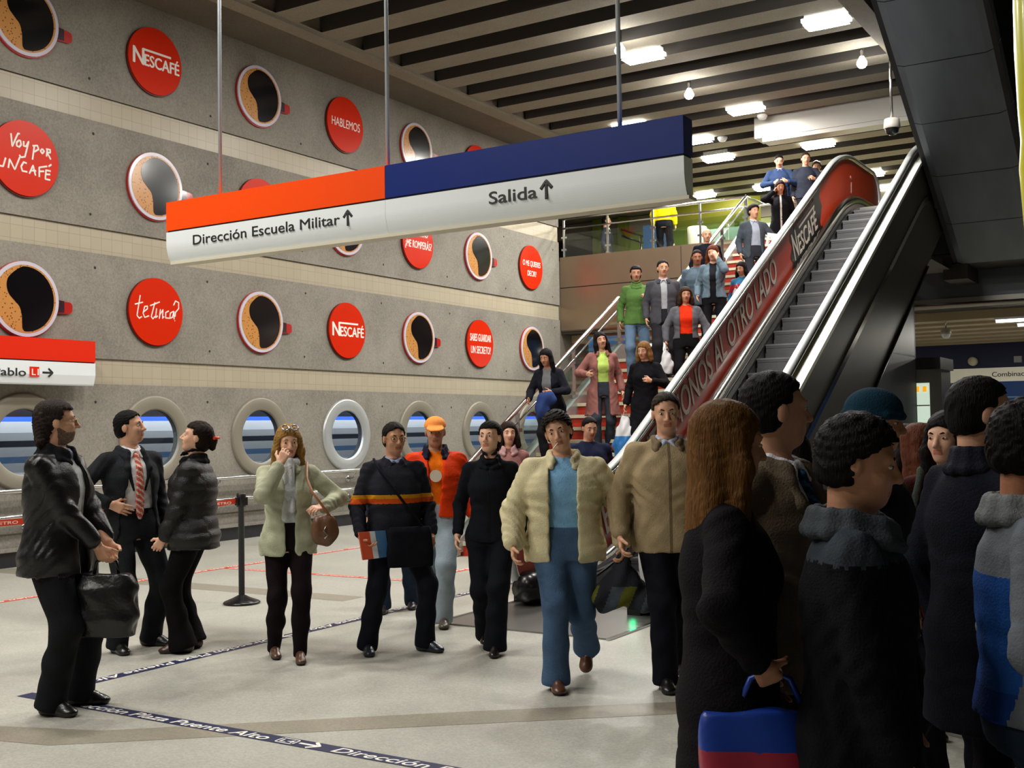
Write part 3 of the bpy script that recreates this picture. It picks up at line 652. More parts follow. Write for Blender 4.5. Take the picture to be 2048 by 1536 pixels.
# ================================================================== LIGHTS
M_LAMP = mat('lamp_diffuser', (255, 255, 252), 0.4, emit=(255, 250, 236), estr=14)
L = D.lights.new('gallery_fill', 'AREA'); L.shape = 'RECTANGLE'; L.size = 0.12; L.size_y = 28; L.energy = 520; L.color = (0.95, 0.97, 1)  # added fill without a fixture, brightens the bands behind the portholes
lo = D.objects.new('gallery_fill', L); COL.objects.link(lo); lo.location = (WX-0.26, 11.5, 2.38)
M_SPOTG = mat('spot_glass', (255, 255, 252), 0.4, emit=(255, 252, 246), estr=30)
LLAB = {(-4.66, 16.3): 'nearest the overhead escalator', (-7.54, 16.2): 'right of the third sign pole', (-7.27, 20.05): 'above the pale duct', (-9.54, 19.85): 'peeping over the blue part of the hanging sign',
        (-8.92, 21.65): 'just right of the end of the hanging sign', (-6.96, 23.5): 'below the right part of the pale duct', (-9.14, 23.4): 'below the left end of the pale duct', (-9.29, 27.04): 'left of the blue sweater person at the stair top', (-6.82, 27.05): 'right of the escalator newel',
        (-6.94, 29.0): 'farthest right, behind the escalator top', (-9.0, 30.0): 'low above the stair top rail', (-11.0, 27.0): 'far left over the mezzanine', (-7.4, 12.3): 'above the top edge, middle row', (-4.66, 12.3): 'above the top edge by the escalator well'}
proto = None
for i, (x, y) in enumerate(LAMPS):
    lab = 'square white ceiling light '+LLAB.get((x, y), 'over the front of the hall')
    vis = (x, y) in LLAB
    if vis:
        if proto is None:
            proto = thing('ceiling_light', lab, 'light', (x, y, LAMP_Z), 0, 'square ceiling lights between the concrete ribs')
            mb = MB(); mb.box(-0.28, -0.16, 0.03, 0.28, 0.16, 0.12); mb.build('housing', M_WHITE, proto)
            mb = MB(); mb.box(-0.32, -0.18, -0.02, 0.32, 0.18, 0.03); mb.build('diffuser', M_LAMP, proto)
            mb = MB(); mb.tube([(0, 0, 0.1), (0, 0, 0.56)], 0.02, 8); mb.build('stem', M_STEEL, proto)
        else: dup(proto, (x, y, LAMP_Z), lab)
    L = D.lights.new('ceiling_light_glow', 'AREA'); L.shape = 'RECTANGLE'; L.size = 0.6; L.size_y = 0.32; L.energy = LAMP_POWER*(0.75 if y < 2 else 1); L.color = (1.0, 0.965, 0.905)
    lo = D.objects.new('ceiling_light_glow', L); COL.objects.link(lo); lo.location = (x, y, LAMP_Z-0.06)
    lo.visible_camera = True
for i, (x, y) in enumerate(SPOTS[:4]):
    t = thing('spot_lamp', 'small glaring bulb lamp on the ceiling, %s' % ('above the end of the blue sign', 'halfway along the middle row', 'beside the overhead escalator', 'at the top edge near the overhead escalator')[i], 'lamp', (x, y, 7.22), 0, 'bare bulb spot lamps')
    mb = MB(); mb.lathe([(0, -0.085), (0.05, -0.075), (0.08, -0.03), (0.078, 0.01), (0.05, 0.06), (0.03, 0.1)], (0, 0, 0), 16); mb.build('bulb', M_SPOTG, t)
    mb = MB(); mb.lathe([(0.03, 0.1), (0.035, 0.18), (0.02, 0.76), (0, 0.76)], (0, 0, 0), 12); mb.build('socket', M_STEEL, t)
    L = D.lights.new('spot_glow', 'POINT'); L.energy = 28; L.shadow_soft_size = 0.06; L.color = (1, 0.97, 0.92)
    lo = D.objects.new('spot_glow', L); COL.objects.link(lo); lo.location = (x, y, 7.05)
for i, (x, y) in enumerate(((-7.2, 20.75), (-8.45, 21.9))):
    mb = MB(); mb.lathe([(0, -0.06), (0.07, -0.05), (0.1, 0.0), (0.1, 0.03), (0, 0.03)], (0, 0, 0), 16); o = mb.build('smoke_detector', M_WHITE, None, (x, y, 7.40)); tag(o, 'small white smoke detector on the ceiling rib %s' % ('beside the pale duct', 'above the end of the blue sign')[i], 'detector', 'smoke detectors')
# lower hall glow: its own strip lights
for (x, y) in ((-2.8, 23.5), (-3.0, 26.5), (-8.5, 24.5)):
    L = D.lights.new('strip_glow', 'AREA'); L.shape = 'RECTANGLE'; L.size = 1.0; L.size_y = 0.1; L.energy = 60; L.color = (1, 0.95, 0.85)
    lo = D.objects.new('strip_glow', L); COL.objects.link(lo); lo.location = (x, y, 3.33)
for (x, y) in ((-9.5, 25.5), (-6.5, 25.5), (-14.0, 26.0)):
    L = D.lights.new('mezzanine_fill', 'AREA'); L.size = 0.6; L.energy = 18; L.color = (1, 0.95, 0.82)  # extra light with no lamp body, added to lift the mezzanine
    lo = D.objects.new('mezzanine_fill', L); COL.objects.link(lo); lo.location = (x, y, 7.36)

# ================================================================== WALL DISCS, CUPS, PORTHOLES
M_PORC = mat('cup_rim', (206, 200, 214), 0.2, coat=0.4); M_COFFEE = mat('coffee_black', (12, 9, 13), 0.15, coat=0.12); M_CUPRED = mat('cup_red', (176, 28, 22), 0.25, coat=0.4)
m, nt, b = node_mat('coffee_foam'); N = nt.nodes.new
tc = N('ShaderNodeTexCoord'); v = N('ShaderNodeTexVoronoi'); v.inputs['Scale'].default_value = 26; nt.links.new(tc.outputs['Object'], v.inputs['Vector'])
r = N('ShaderNodeValToRGB'); r.color_ramp.elements[0].position = 0.12; r.color_ramp.elements[0].color = rgb(84, 48, 22); r.color_ramp.elements[1].position = 0.3; r.color_ramp.elements[1].color = rgb(196, 138, 76)
nt.links.new(v.outputs['Distance'], r.inputs[0]); nt.links.new(r.outputs[0], b.inputs['Base Color']); b.inputs['Roughness'].default_value = 0.2; M_FOAM = m
R = 0.46; HZ = {0: 6.67, 1: 4.94, 2: 3.22}
def disc_mesh(x0, x1, r, n=48, m=0, cy=0, cz=0):
    mb = MB(); mb.prism([(cy+r*math.cos(2*PI*k/n), cz+r*math.sin(2*PI*k/n)) for k in range(n)], 'x', x0, x1, m); return mb
cup = None
rowname = {0: 'top', 1: 'middle', 2: 'lowest'}
cols = [0.57+2*k for k in range(11)]
NB = {4: 'first', 5: 'second', 6: 'third', 7: 'fourth', 8: 'fifth', 9: 'sixth', 10: 'seventh'}
def make_cup(loc, lab):
    t = thing('cup_panel', lab, 'wall panel', loc, 0, 'coffee cup panels on the concrete wall')
    mb = disc_mesh(0.0, 0.05, R, 56); 
    mb.build('rim', M_PORC, t)
    mb = MB(); mb.prism([(0.47*math.cos(2*PI*k/56), 0.47*math.sin(2*PI*k/56)-0.006) for k in range(56)], 'x', 0.0, 0.03); mb.build('cup_side', M_CUPRED, t)
    mb = disc_mesh(0.045, 0.053, 0.415, 56); mb.build('foam', M_FOAM, t)
    pts = []
    for k in range(40):                                     # right edge of the coffee follows the cup
        a = -PI*0.52+PI*1.06*k/39; pts.append((0.385*math.cos(a), 0.395*math.sin(a)))
    left = [(-0.13, 0.345), (-0.235, 0.25), (-0.262, 0.15), (-0.235, 0.05), (-0.16, -0.03), (-0.09, -0.10), (-0.06, -0.2), (-0.055, -0.3), (-0.05, -0.36)]
    from mathutils import geometry
    L2 = []
    P = [pts[-1]]+left+[pts[0]]
    for i in range(len(P)-1):
        p0 = P[max(0, i-1)]; p1 = P[i]; p2 = P[i+1]; p3 = P[min(len(P)-1, i+2)]
        for s in range(4):
            u = s/4
            L2.append(tuple(0.5*((2*p1[q])+(-p0[q]+p2[q])*u+(2*p0[q]-5*p1[q]+4*p2[q]-p3[q])*u*u+(-p0[q]+3*p1[q]-3*p2[q]+p3[q])*u**3) for q in (0, 1)))
    mb = MB(); mb.prism(pts+L2[1:], 'x', 0.05, 0.056); mb.build('coffee', M_COFFEE, t)
    mb = MB(); mb.prism([(0.44, 0.02), (0.44, -0.14), (0.62, -0.135), (0.655, -0.12), (0.67, -0.09), (0.67, -0.03), (0.655, 0.0), (0.62, 0.012)], 'x', 0.0, 0.035, 0); mb.prism([(0.44, 0.03), (0.44, -0.13), (0.55, -0.125), (0.55, 0.02)], 'x', 0.0, 0.038, 1); mb.build('handle', [M_CUPRED, mat('handle_shade', (52, 22, 34), 0.25, coat=0.4)], t)
    return t
cups = {0: [4, 6, 8], 1: [5, 7, 9], 2: [4, 6, 8, 10]}
for row, lst in cups.items():
    for c in lst:
        loc = (WX+0.004, cols[c], HZ[row]); lab = 'black coffee cup panel in the %s row, %s porthole column from the left' % (rowname[row], NB[c])
        cup = make_cup(loc, lab) if cup is None else (dup(cup, loc, lab) and cup)
DISC = {}
def make_disc(c, row, lab):
    t = thing('slogan_disc', lab, 'wall disc', (WX+0.004, cols[c], HZ[row]), 0, 'red slogan discs on the concrete wall')
    mb = disc_mesh(0.0, 0.045, R, 56); face_ = mb.build('disc', M_RED, t)
    mb = MB(); mb.prism([(0.47*math.cos(2*PI*k/48), 0.47*math.sin(2*PI*k/48)-0.008) for k in range(48)], 'x', 0.0, 0.028); mb.build('backing', mat('disc_edge', (90, 20, 16), 0.5), t)
    DISC[t.name] = face_
    return t
TX, TY = (0, 1, 0), (0, 0, 1)
def logo(t):
    text('N', M_WINK, DISC[t.name], (0.0465, -0.40, -0.10), TX, TY, 0.235, bold=0.045, sx=0.88)
    text('ESCAF\u00c9', M_WINK, DISC[t.name], (0.0465, -0.20, -0.10), TX, TY, 0.165, bold=0.045, width=0.60)
    mb = MB(); mb.box(0.045, -0.22, 0.10, 0.0475, 0.27, 0.13); mb.build('lettering', M_WINK, DISC[t.name])
def lines(t, rows, size, sx, bold=0.012, shear=0.12):
    for s, z, wd in rows: text(s, M_WINK, DISC[t.name], (0.0465, -wd/2, z), TX, TY, size, shear=shear, bold=bold, width=wd)
def scrawl(t, strokes, wd=0.024, sc=1.0, dx=0.0):
    mb = MB()
    for st in strokes: ribbon(mb, [(q[0]*sc-dx, q[1]*sc) for q in st], wd, (0.0455, 0, 0), TX, TY)
    mb.build('lettering', M_WINK, DISC[t.name])
t = make_disc(5, 0, 'round red logo disc high on the wall, left of the first sign pole'); logo(t)
t = make_disc(7, 2, 'round red logo disc in the lowest row, below the hanging sign'); logo(t)
t = make_disc(7, 0, 'round red disc reading HABLEMOS near the second pole of the hanging sign'); lines(t, [('HABLEMOS', -0.06, 0.72)], 0.15, 1, 0.0, 0.05)
t = make_disc(9, 0, 'round red disc whose top just shows above the blue part of the hanging sign'); lines(t, [('NOS VEMOS', -0.06, 0.7)], 0.13, 1)
t = make_disc(6, 1, 'round red disc mostly hidden behind the orange part of the hanging sign'); lines(t, [('DALE', -0.06, 0.5)], 0.15, 1)
t = make_disc(8, 1, 'round red disc reading ME ROMPER\u00c1S under the hanging sign'); lines(t, [('O TU TURNO', 0.12, 0.56), ('\u00bfME ROMPER\u00c1S?', -0.10, 0.80)], 0.14, 1, 0.02)
t = make_disc(10, 1, 'round red disc reading O ME QUIERES DECIR, farthest right'); lines(t, [('O ME QUIERES', 0.02, 0.72), ('DECIR?', -0.19, 0.36)], 0.12, 1, 0.01)
t = make_disc(9, 2, 'round red disc reading LA SUERTE in the lowest row, between two cups'); lines(t, [('SABES GUARDAR', 0.04, 0.74), ('UN SECRETO?', -0.20, 0.70)], 0.15, 1, 0.02)
t['label'] = 'round red disc with two lines of capitals in the lowest row, right part'
t = make_disc(4, 1, 'round red disc reading Voy por un caf\u00e9 at the left edge')
scrawl(t, [
    [(-0.20, 0.31), (-0.18, 0.13), (-0.09, 0.33), (-0.06, 0.33)],                                                    # V
    [(-0.07, 0.24), (-0.11, 0.20), (-0.11, 0.15), (-0.07, 0.14), (-0.04, 0.18), (-0.05, 0.23), (-0.07, 0.24)],        # o
    [(0.0, 0.24), (0.0, 0.17), (0.04, 0.17), (0.08, 0.25), (0.02, 0.02), (-0.04, 0.0), (-0.07, 0.03)],                # y
    [(0.17, 0.20), (0.14, 0.0)], [(0.14, 0.20), (0.22, 0.22), (0.24, 0.17), (0.17, 0.12)],                            # p
    [(0.30, 0.19), (0.27, 0.15), (0.30, 0.12), (0.33, 0.16), (0.30, 0.19)],                                          # o
    [(0.38, 0.20), (0.37, 0.09)], [(0.36, 0.20), (0.43, 0.20), (0.43, 0.16), (0.38, 0.15), (0.44, 0.06)],             # r
    [(-0.40, -0.06), (-0.38, -0.18), (-0.32, -0.18), (-0.28, -0.05)],                                                 # U
    [(-0.24, -0.19), (-0.22, -0.06), (-0.14, -0.19), (-0.06, 0.0)],                                                   # N
    [(0.05, -0.07), (0.0, -0.06), (-0.04, -0.13), (-0.02, -0.19), (0.06, -0.19)],                                     # C
    [(0.09, -0.21), (0.15, -0.08), (0.19, -0.22)], [(0.11, -0.16), (0.2, -0.15)],                                    # A
    [(0.25, -0.23), (0.25, -0.09), (0.38, -0.05)], [(0.24, -0.15), (0.33, -0.13)],                                    # F
    [(0.44, -0.11), (0.36, -0.11), (0.35, -0.24), (0.43, -0.24)], [(0.35, -0.17), (0.43, -0.16)], [(0.40, -0.05), (0.45, -0.01)]], 0.024, 0.86, 0.03)
t = make_disc(5, 2, 'round red disc with the handwriting te tinca? in the lowest row')
scrawl(t, [
    [(-0.30, 0.22), (-0.36, -0.08), (-0.32, -0.12), (-0.27, -0.09)], [(-0.40, 0.08), (-0.25, 0.12)],                  # t
    [(-0.24, -0.02), (-0.17, 0.03), (-0.17, 0.07), (-0.22, 0.06), (-0.25, -0.04), (-0.22, -0.10), (-0.14, -0.07)],    # e
    [(-0.03, 0.14), (-0.10, -0.08), (-0.07, -0.11), (-0.03, -0.07)], [(-0.12, 0.08), (0.06, 0.15)],                   # t
    [(0.0, 0.05), (-0.02, -0.09), (0.02, -0.06)],                                                                    # i
    [(0.05, -0.10), (0.07, 0.04), (0.06, -0.04), (0.12, 0.04), (0.11, -0.09), (0.14, -0.06)],                         # n
    [(0.23, 0.03), (0.17, 0.0), (0.17, -0.08), (0.24, -0.08)],                                                       # c
    [(0.32, 0.03), (0.26, 0.0), (0.25, -0.08), (0.30, -0.06), (0.33, 0.03), (0.33, -0.09)],                           # a
    [(0.32, 0.12), (0.36, 0.19), (0.42, 0.17), (0.42, 0.08), (0.36, 0.02), (0.35, -0.05)], [(0.34, -0.11), (0.35, -0.11)]], 0.019, 0.92)
M_RING = mat('porthole_ring', (142, 136, 122), 0.5, 0.25, bump=0.06, bscale=25); M_RING2 = mat('porthole_ring_pale', (196, 200, 200), 0.35, 0.5, bump=0.1, bscale=12)
pp = None
for i, c in enumerate(range(4, 11)):
    lab = 'round metal porthole in the wall, %s from the left' % NB[c]
    t = thing('porthole', lab, 'porthole', (WX+0.002, cols[c], PORT_Z), 0, 'round portholes along the wall')
    mb = MB(); mb.lathe([(0.395, 0.001), (0.40, 0.030), (0.415, 0.040), (0.565, 0.040), (0.585, 0.034), (0.595, 0.001)], (0, 0, 0), 56, 0, 'x'); mb.build('ring', M_RING2 if c == 7 else M_RING, t)
    mb = MB(); mb.prism([(0.41*math.cos(2*PI*k/40), 0.41*math.sin(2*PI*k/40)) for k in range(40)], 'x', 0.004, 0.012); mb.build('pane', M_PANE, t)
# wall handrails
hr = thing('wall_handrail', 'double steel handrail running low along the concrete wall', 'handrail')
for z, xo in ((0.905, 0.17), (0.60, 0.17)):
    mb = MB(); mb.tube([(WX+xo, -2, z), (WX+xo, 20.6, z), (WX+xo-0.12, 20.75, z)], 0.025, 10); mb.build('rail', M_CHROME, hr)
for k in range(14):
  y = 1.1+1.5*k
  for z in (0.905, 0.60):
    mb = MB(); mb.tube([(WX, y, z-0.14), (WX+0.12, y, z-0.12), (WX+0.17, y, z-0.025)], 0.014, 8); mb.lathe([(0, 0.012), (0.05, 0.012), (0.055, 0)], (WX, y, z-0.14), 12, 0, 'x')
    mb.build('bracket', M_STEEL, hr)

# ================================================================== HANGING SIGN
hs = thing('hanging_sign', 'long hanging direction sign, orange and navy above white, held by three poles', 'sign', (0, 7.2, 0))
def section(x0, x1, m, name):
    mb = MB(); mb.prism([(0, 3.435), (0, 3.70), (0.16, 3.70), (0.16, 3.435)], 'x', x0, x1); return mb.build(name, m, hs)
section(-8.21, -5.652, M_ORANGE, 'header_panel'); section(-5.648, -3.06, M_NAVY, 'header_panel')
mb = MB(); mb.box(-8.2, 0.012, 3.42, -3.07, 0.15, 3.436); mb.build('shadow_gap', M_INK, hs)
prof = [(0.0, 3.42)]+[(0.048*max(0, k/16-0.35)**2/0.4225, 3.42-0.27*k/16) for k in range(1, 17)]+[(0.15, 3.15), (0.15, 3.42)]
LOWP = []
for a, b in ((-8.21, -5.651), (-5.649, -3.06)):
    mb = MB(); mb.prism(prof, 'x', a, b, 0, False); o = mb.build('lower_panel', M_SIGNW, hs); LOWP.append(o)
mb = MB(); mb.box(-8.19, 0.03, 3.125, -3.04, 0.17, 3.15); mb.build('bottom_lip', M_SIGNB, hs)
for x in (-7.59, -5.68, -3.58):
    mb = MB(); mb.tube([(x, 0.08, 3.69), (x, 0.08, 7.44)], 0.017, 10); mb.build('pole', mat('pole_grey', (176, 184, 190), 0.35, 0.3), hs)
DX, DZ = (1, 0, 0), (0, 0.0, 1)
text('Direcci\u00f3n Escuela Militar', M_INK, LOWP[0], (-7.87, -0.0015, 3.275), DX, DZ, 0.092, bold=0.014, width=1.73)
arrow(M_INK, LOWP[0], (-6.04, -0.001, 3.315), DX, DZ, 0.125, 0.023, PI/2)
text('Salida', M_INK, LOWP[1], (-4.66, -0.0015, 3.268), DX, DZ, 0.098, bold=0.026, width=0.42)
arrow(M_INK, LOWP[1], (-4.15, -0.001, 3.315), DX, DZ, 0.135, 0.026, PI/2)
ws = thing('wall_sign', 'red and white wall sign reading Pablo with L1 badge and arrow', 'sign', (-12.0, 0, 0))
mb = MB(); mb.box(-0.16, 6.4, 2.47, 0.0, 9.38, 2.735); mb.build('header_panel', M_REDSIGN, ws)
mb = MB(); mb.prism([(0.0, 2.455), (0.0, 2.30), (-0.03, 2.19), (-0.04, 2.175), (-0.15, 2.175), (-0.15, 2.455)], 'y', 6.4, 9.38); mb.build('lower_panel', M_SIGNW, ws)
mb = MB(); mb.box(-0.15, 6.41, 2.45, -0.01, 9.37, 2.475); mb.build('shadow_gap', M_INK, ws)
for y in (6.9, 8.9):
    mb = MB(); mb.box(-0.34, y, 2.5, -0.15, y+0.05, 2.6); mb.build('bracket', M_STEEL, ws)
text('Direcci\u00f3n San Pablo', M_INK, ws, (0.003, 6.78, 2.27), TX, TY, 0.098, bold=0.02, width=1.60)
mb = MB(); mb.box(0.001, 8.445, 2.265, 0.003, 8.575, 2.385); mb.build('badge', M_REDSIGN, ws)
text('L1', M_WINK, ws, (0.005, 8.465, 2.285), TX, TY, 0.08, bold=0.02, width=0.09)
arrow(M_INK, ws, (0.002, 8.69, 2.32), TX, TY, 0.14, 0.024, 0)

# ================================================================== FLOOR TAPES
M_TAPE = mat('tape_navy', (24, 32, 72), 0.45); M_TAPEO = mat('tape_orange', (226, 74, 44), 0.45)
def tape(name, label, pts, m, wd, s, cap, rep, flip=False, step=None, mark=False):
    t = thing(name, label, 'floor tape', (0, 0, 0)); (xa, ya), (xb, yb) = pts
    d = Vector((xb-xa, yb-ya, 0)); L = d.length; d.normalize(); nn = Vector((-d.y, d.x, 0)); A = Vector((xa, ya, 0.0024))
    mb = MB(); mb.poly([A-nn*wd/2, A+d*L-nn*wd/2, A+d*L+nn*wd/2, A+nn*wd/2]); mb.build('band', m, t)
    pos = 0.35 if mark and not flip else 0.05
    for k in range(rep):
        o = A+d*pos if not flip else A+d*(pos+step*0.93)
        X = d if not flip else -d; Y = nn if not flip else -nn
        b = o-Y*cap/2+Vector((0, 0, 0.0006))
        text(s, M_WINK, t, b, X, Y, cap, shear=0.2, bold=0.035, depth=0.0003, width=step*(0.79 if mark else 0.92))
        if mark:
            q = o+X*(step*0.855)
            mb = MB(); r_ = 0.062
            for (u0, v0, u1, v1) in ((-r_, 0.032, r_, 0.040), (-r_, -0.040, r_, -0.032), (-r_, -0.04, -r_+0.009, 0.04), (r_-0.009, -0.04, r_, 0.04)):
                mb.poly([q+X*u0+Y*v0+Vector((0, 0, .001)), q+X*u1+Y*v0+Vector((0, 0, .001)), q+X*u1+Y*v1+Vector((0, 0, .001)), q+X*u0+Y*v1+Vector((0, 0, .001))])
            mb.build('badge', M_WINK, t)
            text('L4', M_WINK, t, q-X*0.045-Y*0.022+Vector((0, 0, 0.001)), X, Y, 0.044, bold=0.02, depth=0.0003, width=0.085)
            arrow(M_WINK, t, q+X*0.148+Vector((0, 0, -0.0005)), X, Y, 0.13, 0.022, 0)
        pos += step
    return t
tape('floor_tape', 'navy floor tape with white lettering running along the front, from the leather jacket man rightwards', ((-6.22, 4.345), (0.5, 4.345)), M_TAPE, 0.105, 'Direcci\u00f3n Plaza Puente Alto', 0.078, 3, False, 2.1, True)
tape('floor_tape', 'navy floor tape with upside-down lettering running back from the leather jacket man towards the escalator', ((-6.14, 4.40), (-6.14, 11.2)), M_TAPE, 0.10, 'Direcci\u00f3n Plaza Puente Alto', 0.075, 3, True, 2.1, True)
tape('floor_tape', 'orange floor tape running back along the left wall', ((-9.86, 3.2), (-9.80, 13.5)), M_TAPEO, 0.09, 'Direcci\u00f3n San Pablo', 0.06, 7, True, 1.4)
tape('floor_tape', 'orange floor tape crossing the hall behind the striped sweater man', ((-9.80, 9.45), (-7.2, 9.5)), M_TAPEO, 0.09, 'Direcci\u00f3n San Pablo', 0.06, 2, False, 1.3)
tape('floor_tape', 'short orange floor tape running back beside the foot of the stairs', ((-7.2, 9.5), (-7.15, 12.0)), M_TAPEO, 0.09, 'San Pablo', 0.06, 2, True, 1.2)

# ================================================================== BARRIER POSTS AND BELT
def stanchion(x, y, lab):
    t = thing('barrier_post', lab, 'barrier post', (x, y, 0), 0, 'black belt barrier posts')
    mb = MB(); mb.lathe([(0, 0), (0.165, 0), (0.17, 0.012), (0.16, 0.022), (0.09, 0.05), (0.04, 0.075), (0.03, 0.08)], (0, 0, 0), 32); mb.build('base', M_BLACKG, t)
    mb = MB(); mb.lathe([(0.028, 0.07), (0.028, 0.92), (0.04, 0.93)], (0, 0, 0), 20); mb.build('post', M_BLACK, t)
    mb = MB(); mb.lathe([(0, 0.885), (0.043, 0.885), (0.043, 1.0), (0.036, 1.01), (0, 1.01)], (0, 0, 0), 20); mb.box(-0.02, -0.06, 0.9, 0.02, 0.06, 0.97); mb.box(0.0, -0.02, 0.9, 0.065, 0.02, 0.97); mb.build('belt_head', M_BLACK, t)
    return t
stanchion(-7.66, 7.58, 'black belt barrier post standing left of the blonde woman'); stanchion(-7.80, 6.09, 'black belt barrier post hidden behind the men at the left, only its base showing')
stanchion(-7.95, 4.55, 'black belt barrier post beyond the left edge')
M_BELT = mat('belt_orange', (222, 66, 34), 0.5)
for i, (a, b) in enumerate((((-7.67, 7.52), (-7.80, 6.15)), ((-7.80, 6.03), (-7.94, 4.61)))):
    t = thing('barrier_belt', ('orange barrier belt with white lettering between the post and the puffer jacket woman', 'orange barrier belt at the left edge behind the leather jacket man')[i], 'barrier belt', (0, 0, 0), 0, 'orange barrier belts')
    mb = MB(); n = 8; A, B = Vector((*a, 0.94)), Vector((*b, 0.94)); pts = [A.lerp(B, k/n)-Vector((0, 0, 0.03*math.sin(PI*k/n))) for k in range(n+1)]
    for p, q in zip(pts[:-1], pts[1:]):
        for dx in (-0.0012, 0.0012): mb.poly([p+Vector((dx, 0, -0.024)), q+Vector((dx, 0, -0.024)), q+Vector((dx, 0, 0.024)), p+Vector((dx, 0, 0.024))])
    mb.build('webbing', M_BELT, t)
    d = (A-B).normalized()
    for f in (0.12, 0.5, 0.88):
        P = A.lerp(B, f); text('METRO', M_WINK, t, (P.x+0.003, P.y-0.1, P.z-0.03*math.sin(PI*f)-0.012), d, (0, 0, 1), 0.024, bold=0.02, depth=0.0004, width=0.2)
# ================================================================== FIGURES: implicit bodies meshed with surface nets
def nrm(v):
    v = np.asarray(v, float); return v/(np.linalg.norm(v)+1e-12)
def smin(a, b, k):
    h = np.maximum(k-np.abs(a-b), 0)/k
    return np.minimum(a, b)-h*h*k*0.25
class Cap:                                   # tapered capsule
    def __init__(s, a, b, r0, r1=None, k=0.03, op='+'):
        s.a, s.b = np.array(a, float), np.array(b, float); s.r0 = r0; s.r1 = r0 if r1 is None else r1; s.k = k; s.op = op
        r = max(s.r0, s.r1); s.lo = np.minimum(s.a, s.b)-r; s.hi = np.maximum(s.a, s.b)+r
    def ev(s, P):
        d = s.b-s.a; L = d@d+1e-12; t = np.clip(((P-s.a)@d)/L, 0, 1)
        q = P-s.a-t[:, None]*d
        return np.sqrt((q*q).sum(1))-(s.r0+(s.r1-s.r0)*t)
class Ell:                                   # ellipsoid, R rows = axes
    def __init__(s, c, r, R=None, k=0.03, op='+'):
        s.c = np.array(c, float); s.r = np.array(r, float); s.R = np.eye(3) if R is None else np.array(R); s.k = k; s.op = op
        e = np.sqrt(((s.R*s.r[:, None])**2).sum(0)); s.lo = s.c-e; s.hi = s.c+e
    def ev(s, P):
        q = (P-s.c)@s.R.T; m = np.sqrt(((q/s.r)**2).sum(1)); n = np.sqrt(((q/(s.r**2))**2).sum(1))+1e-9
        return np.where(m < 0.3, (m-1)*s.r.min(), m*(m-1)/n)
class Stack:                                 # lofted ellipses in a frame (rows = axes) at origin o; levels (z, cx, cy, a, b)
    def __init__(s, o, R, lv, k=0.04, op='+', pw=2.2):
        s.o = np.array(o, float); s.R = np.array(R); lv = np.array(lv, float); s.k = k; s.op = op; s.pw = pw
        z = lv[:, 0]; zz = np.linspace(z[0], z[-1], 60); s.z = zz; s.c = []
        for j in range(1, 5):
            y = np.interp(zz, z, lv[:, j]); y2 = y.copy()
            for _ in range(2): y2[1:-1] = (y2[:-2]+2*y2[1:-1]+y2[2:])/4
            s.c.append(y2)
        cn = np.array([(sx*lv[:, 3].max()+0.06*sx, sy*lv[:, 4].max()+0.06*sy, q) for sx in (-1, 1) for sy in (-1, 1) for q in (z[0], z[-1])])@s.R+s.o
        s.lo = cn.min(0); s.hi = cn.max(0)
    def ev(s, P):
        q = (P-s.o)@s.R.T; z = q[:, 2]
        cx, cy, a, b = (np.interp(z, s.z, c) for c in s.c)
        m = (np.abs((q[:, 0]-cx)/a)**s.pw+np.abs((q[:, 1]-cy)/b)**s.pw)**(1/s.pw)
        d = (m-1)*np.minimum(a, b)
        return np.maximum(d, np.maximum(z-s.z[-1], s.z[0]-z))
class Fn:
    def __init__(s, f, lo, hi, k=0.01, op='-'): s.f, s.lo, s.hi, s.k, s.op = f, np.array(lo, float), np.array(hi, float), k, op
    def ev(s, P): return s.f(P)
def evalp(prims, P):
    d = np.full(len(P), 9.0)
    for p in prims:
        m = 0.09
        ix = np.nonzero(((P > p.lo-m) & (P < p.hi+m)).all(1))[0]
        if not len(ix): continue
        e = p.ev(P[ix])
        if p.op == '+': d[ix] = smin(d[ix], e, p.k)
        else: d[ix] = -smin(-d[ix], e, p.k)
    return d
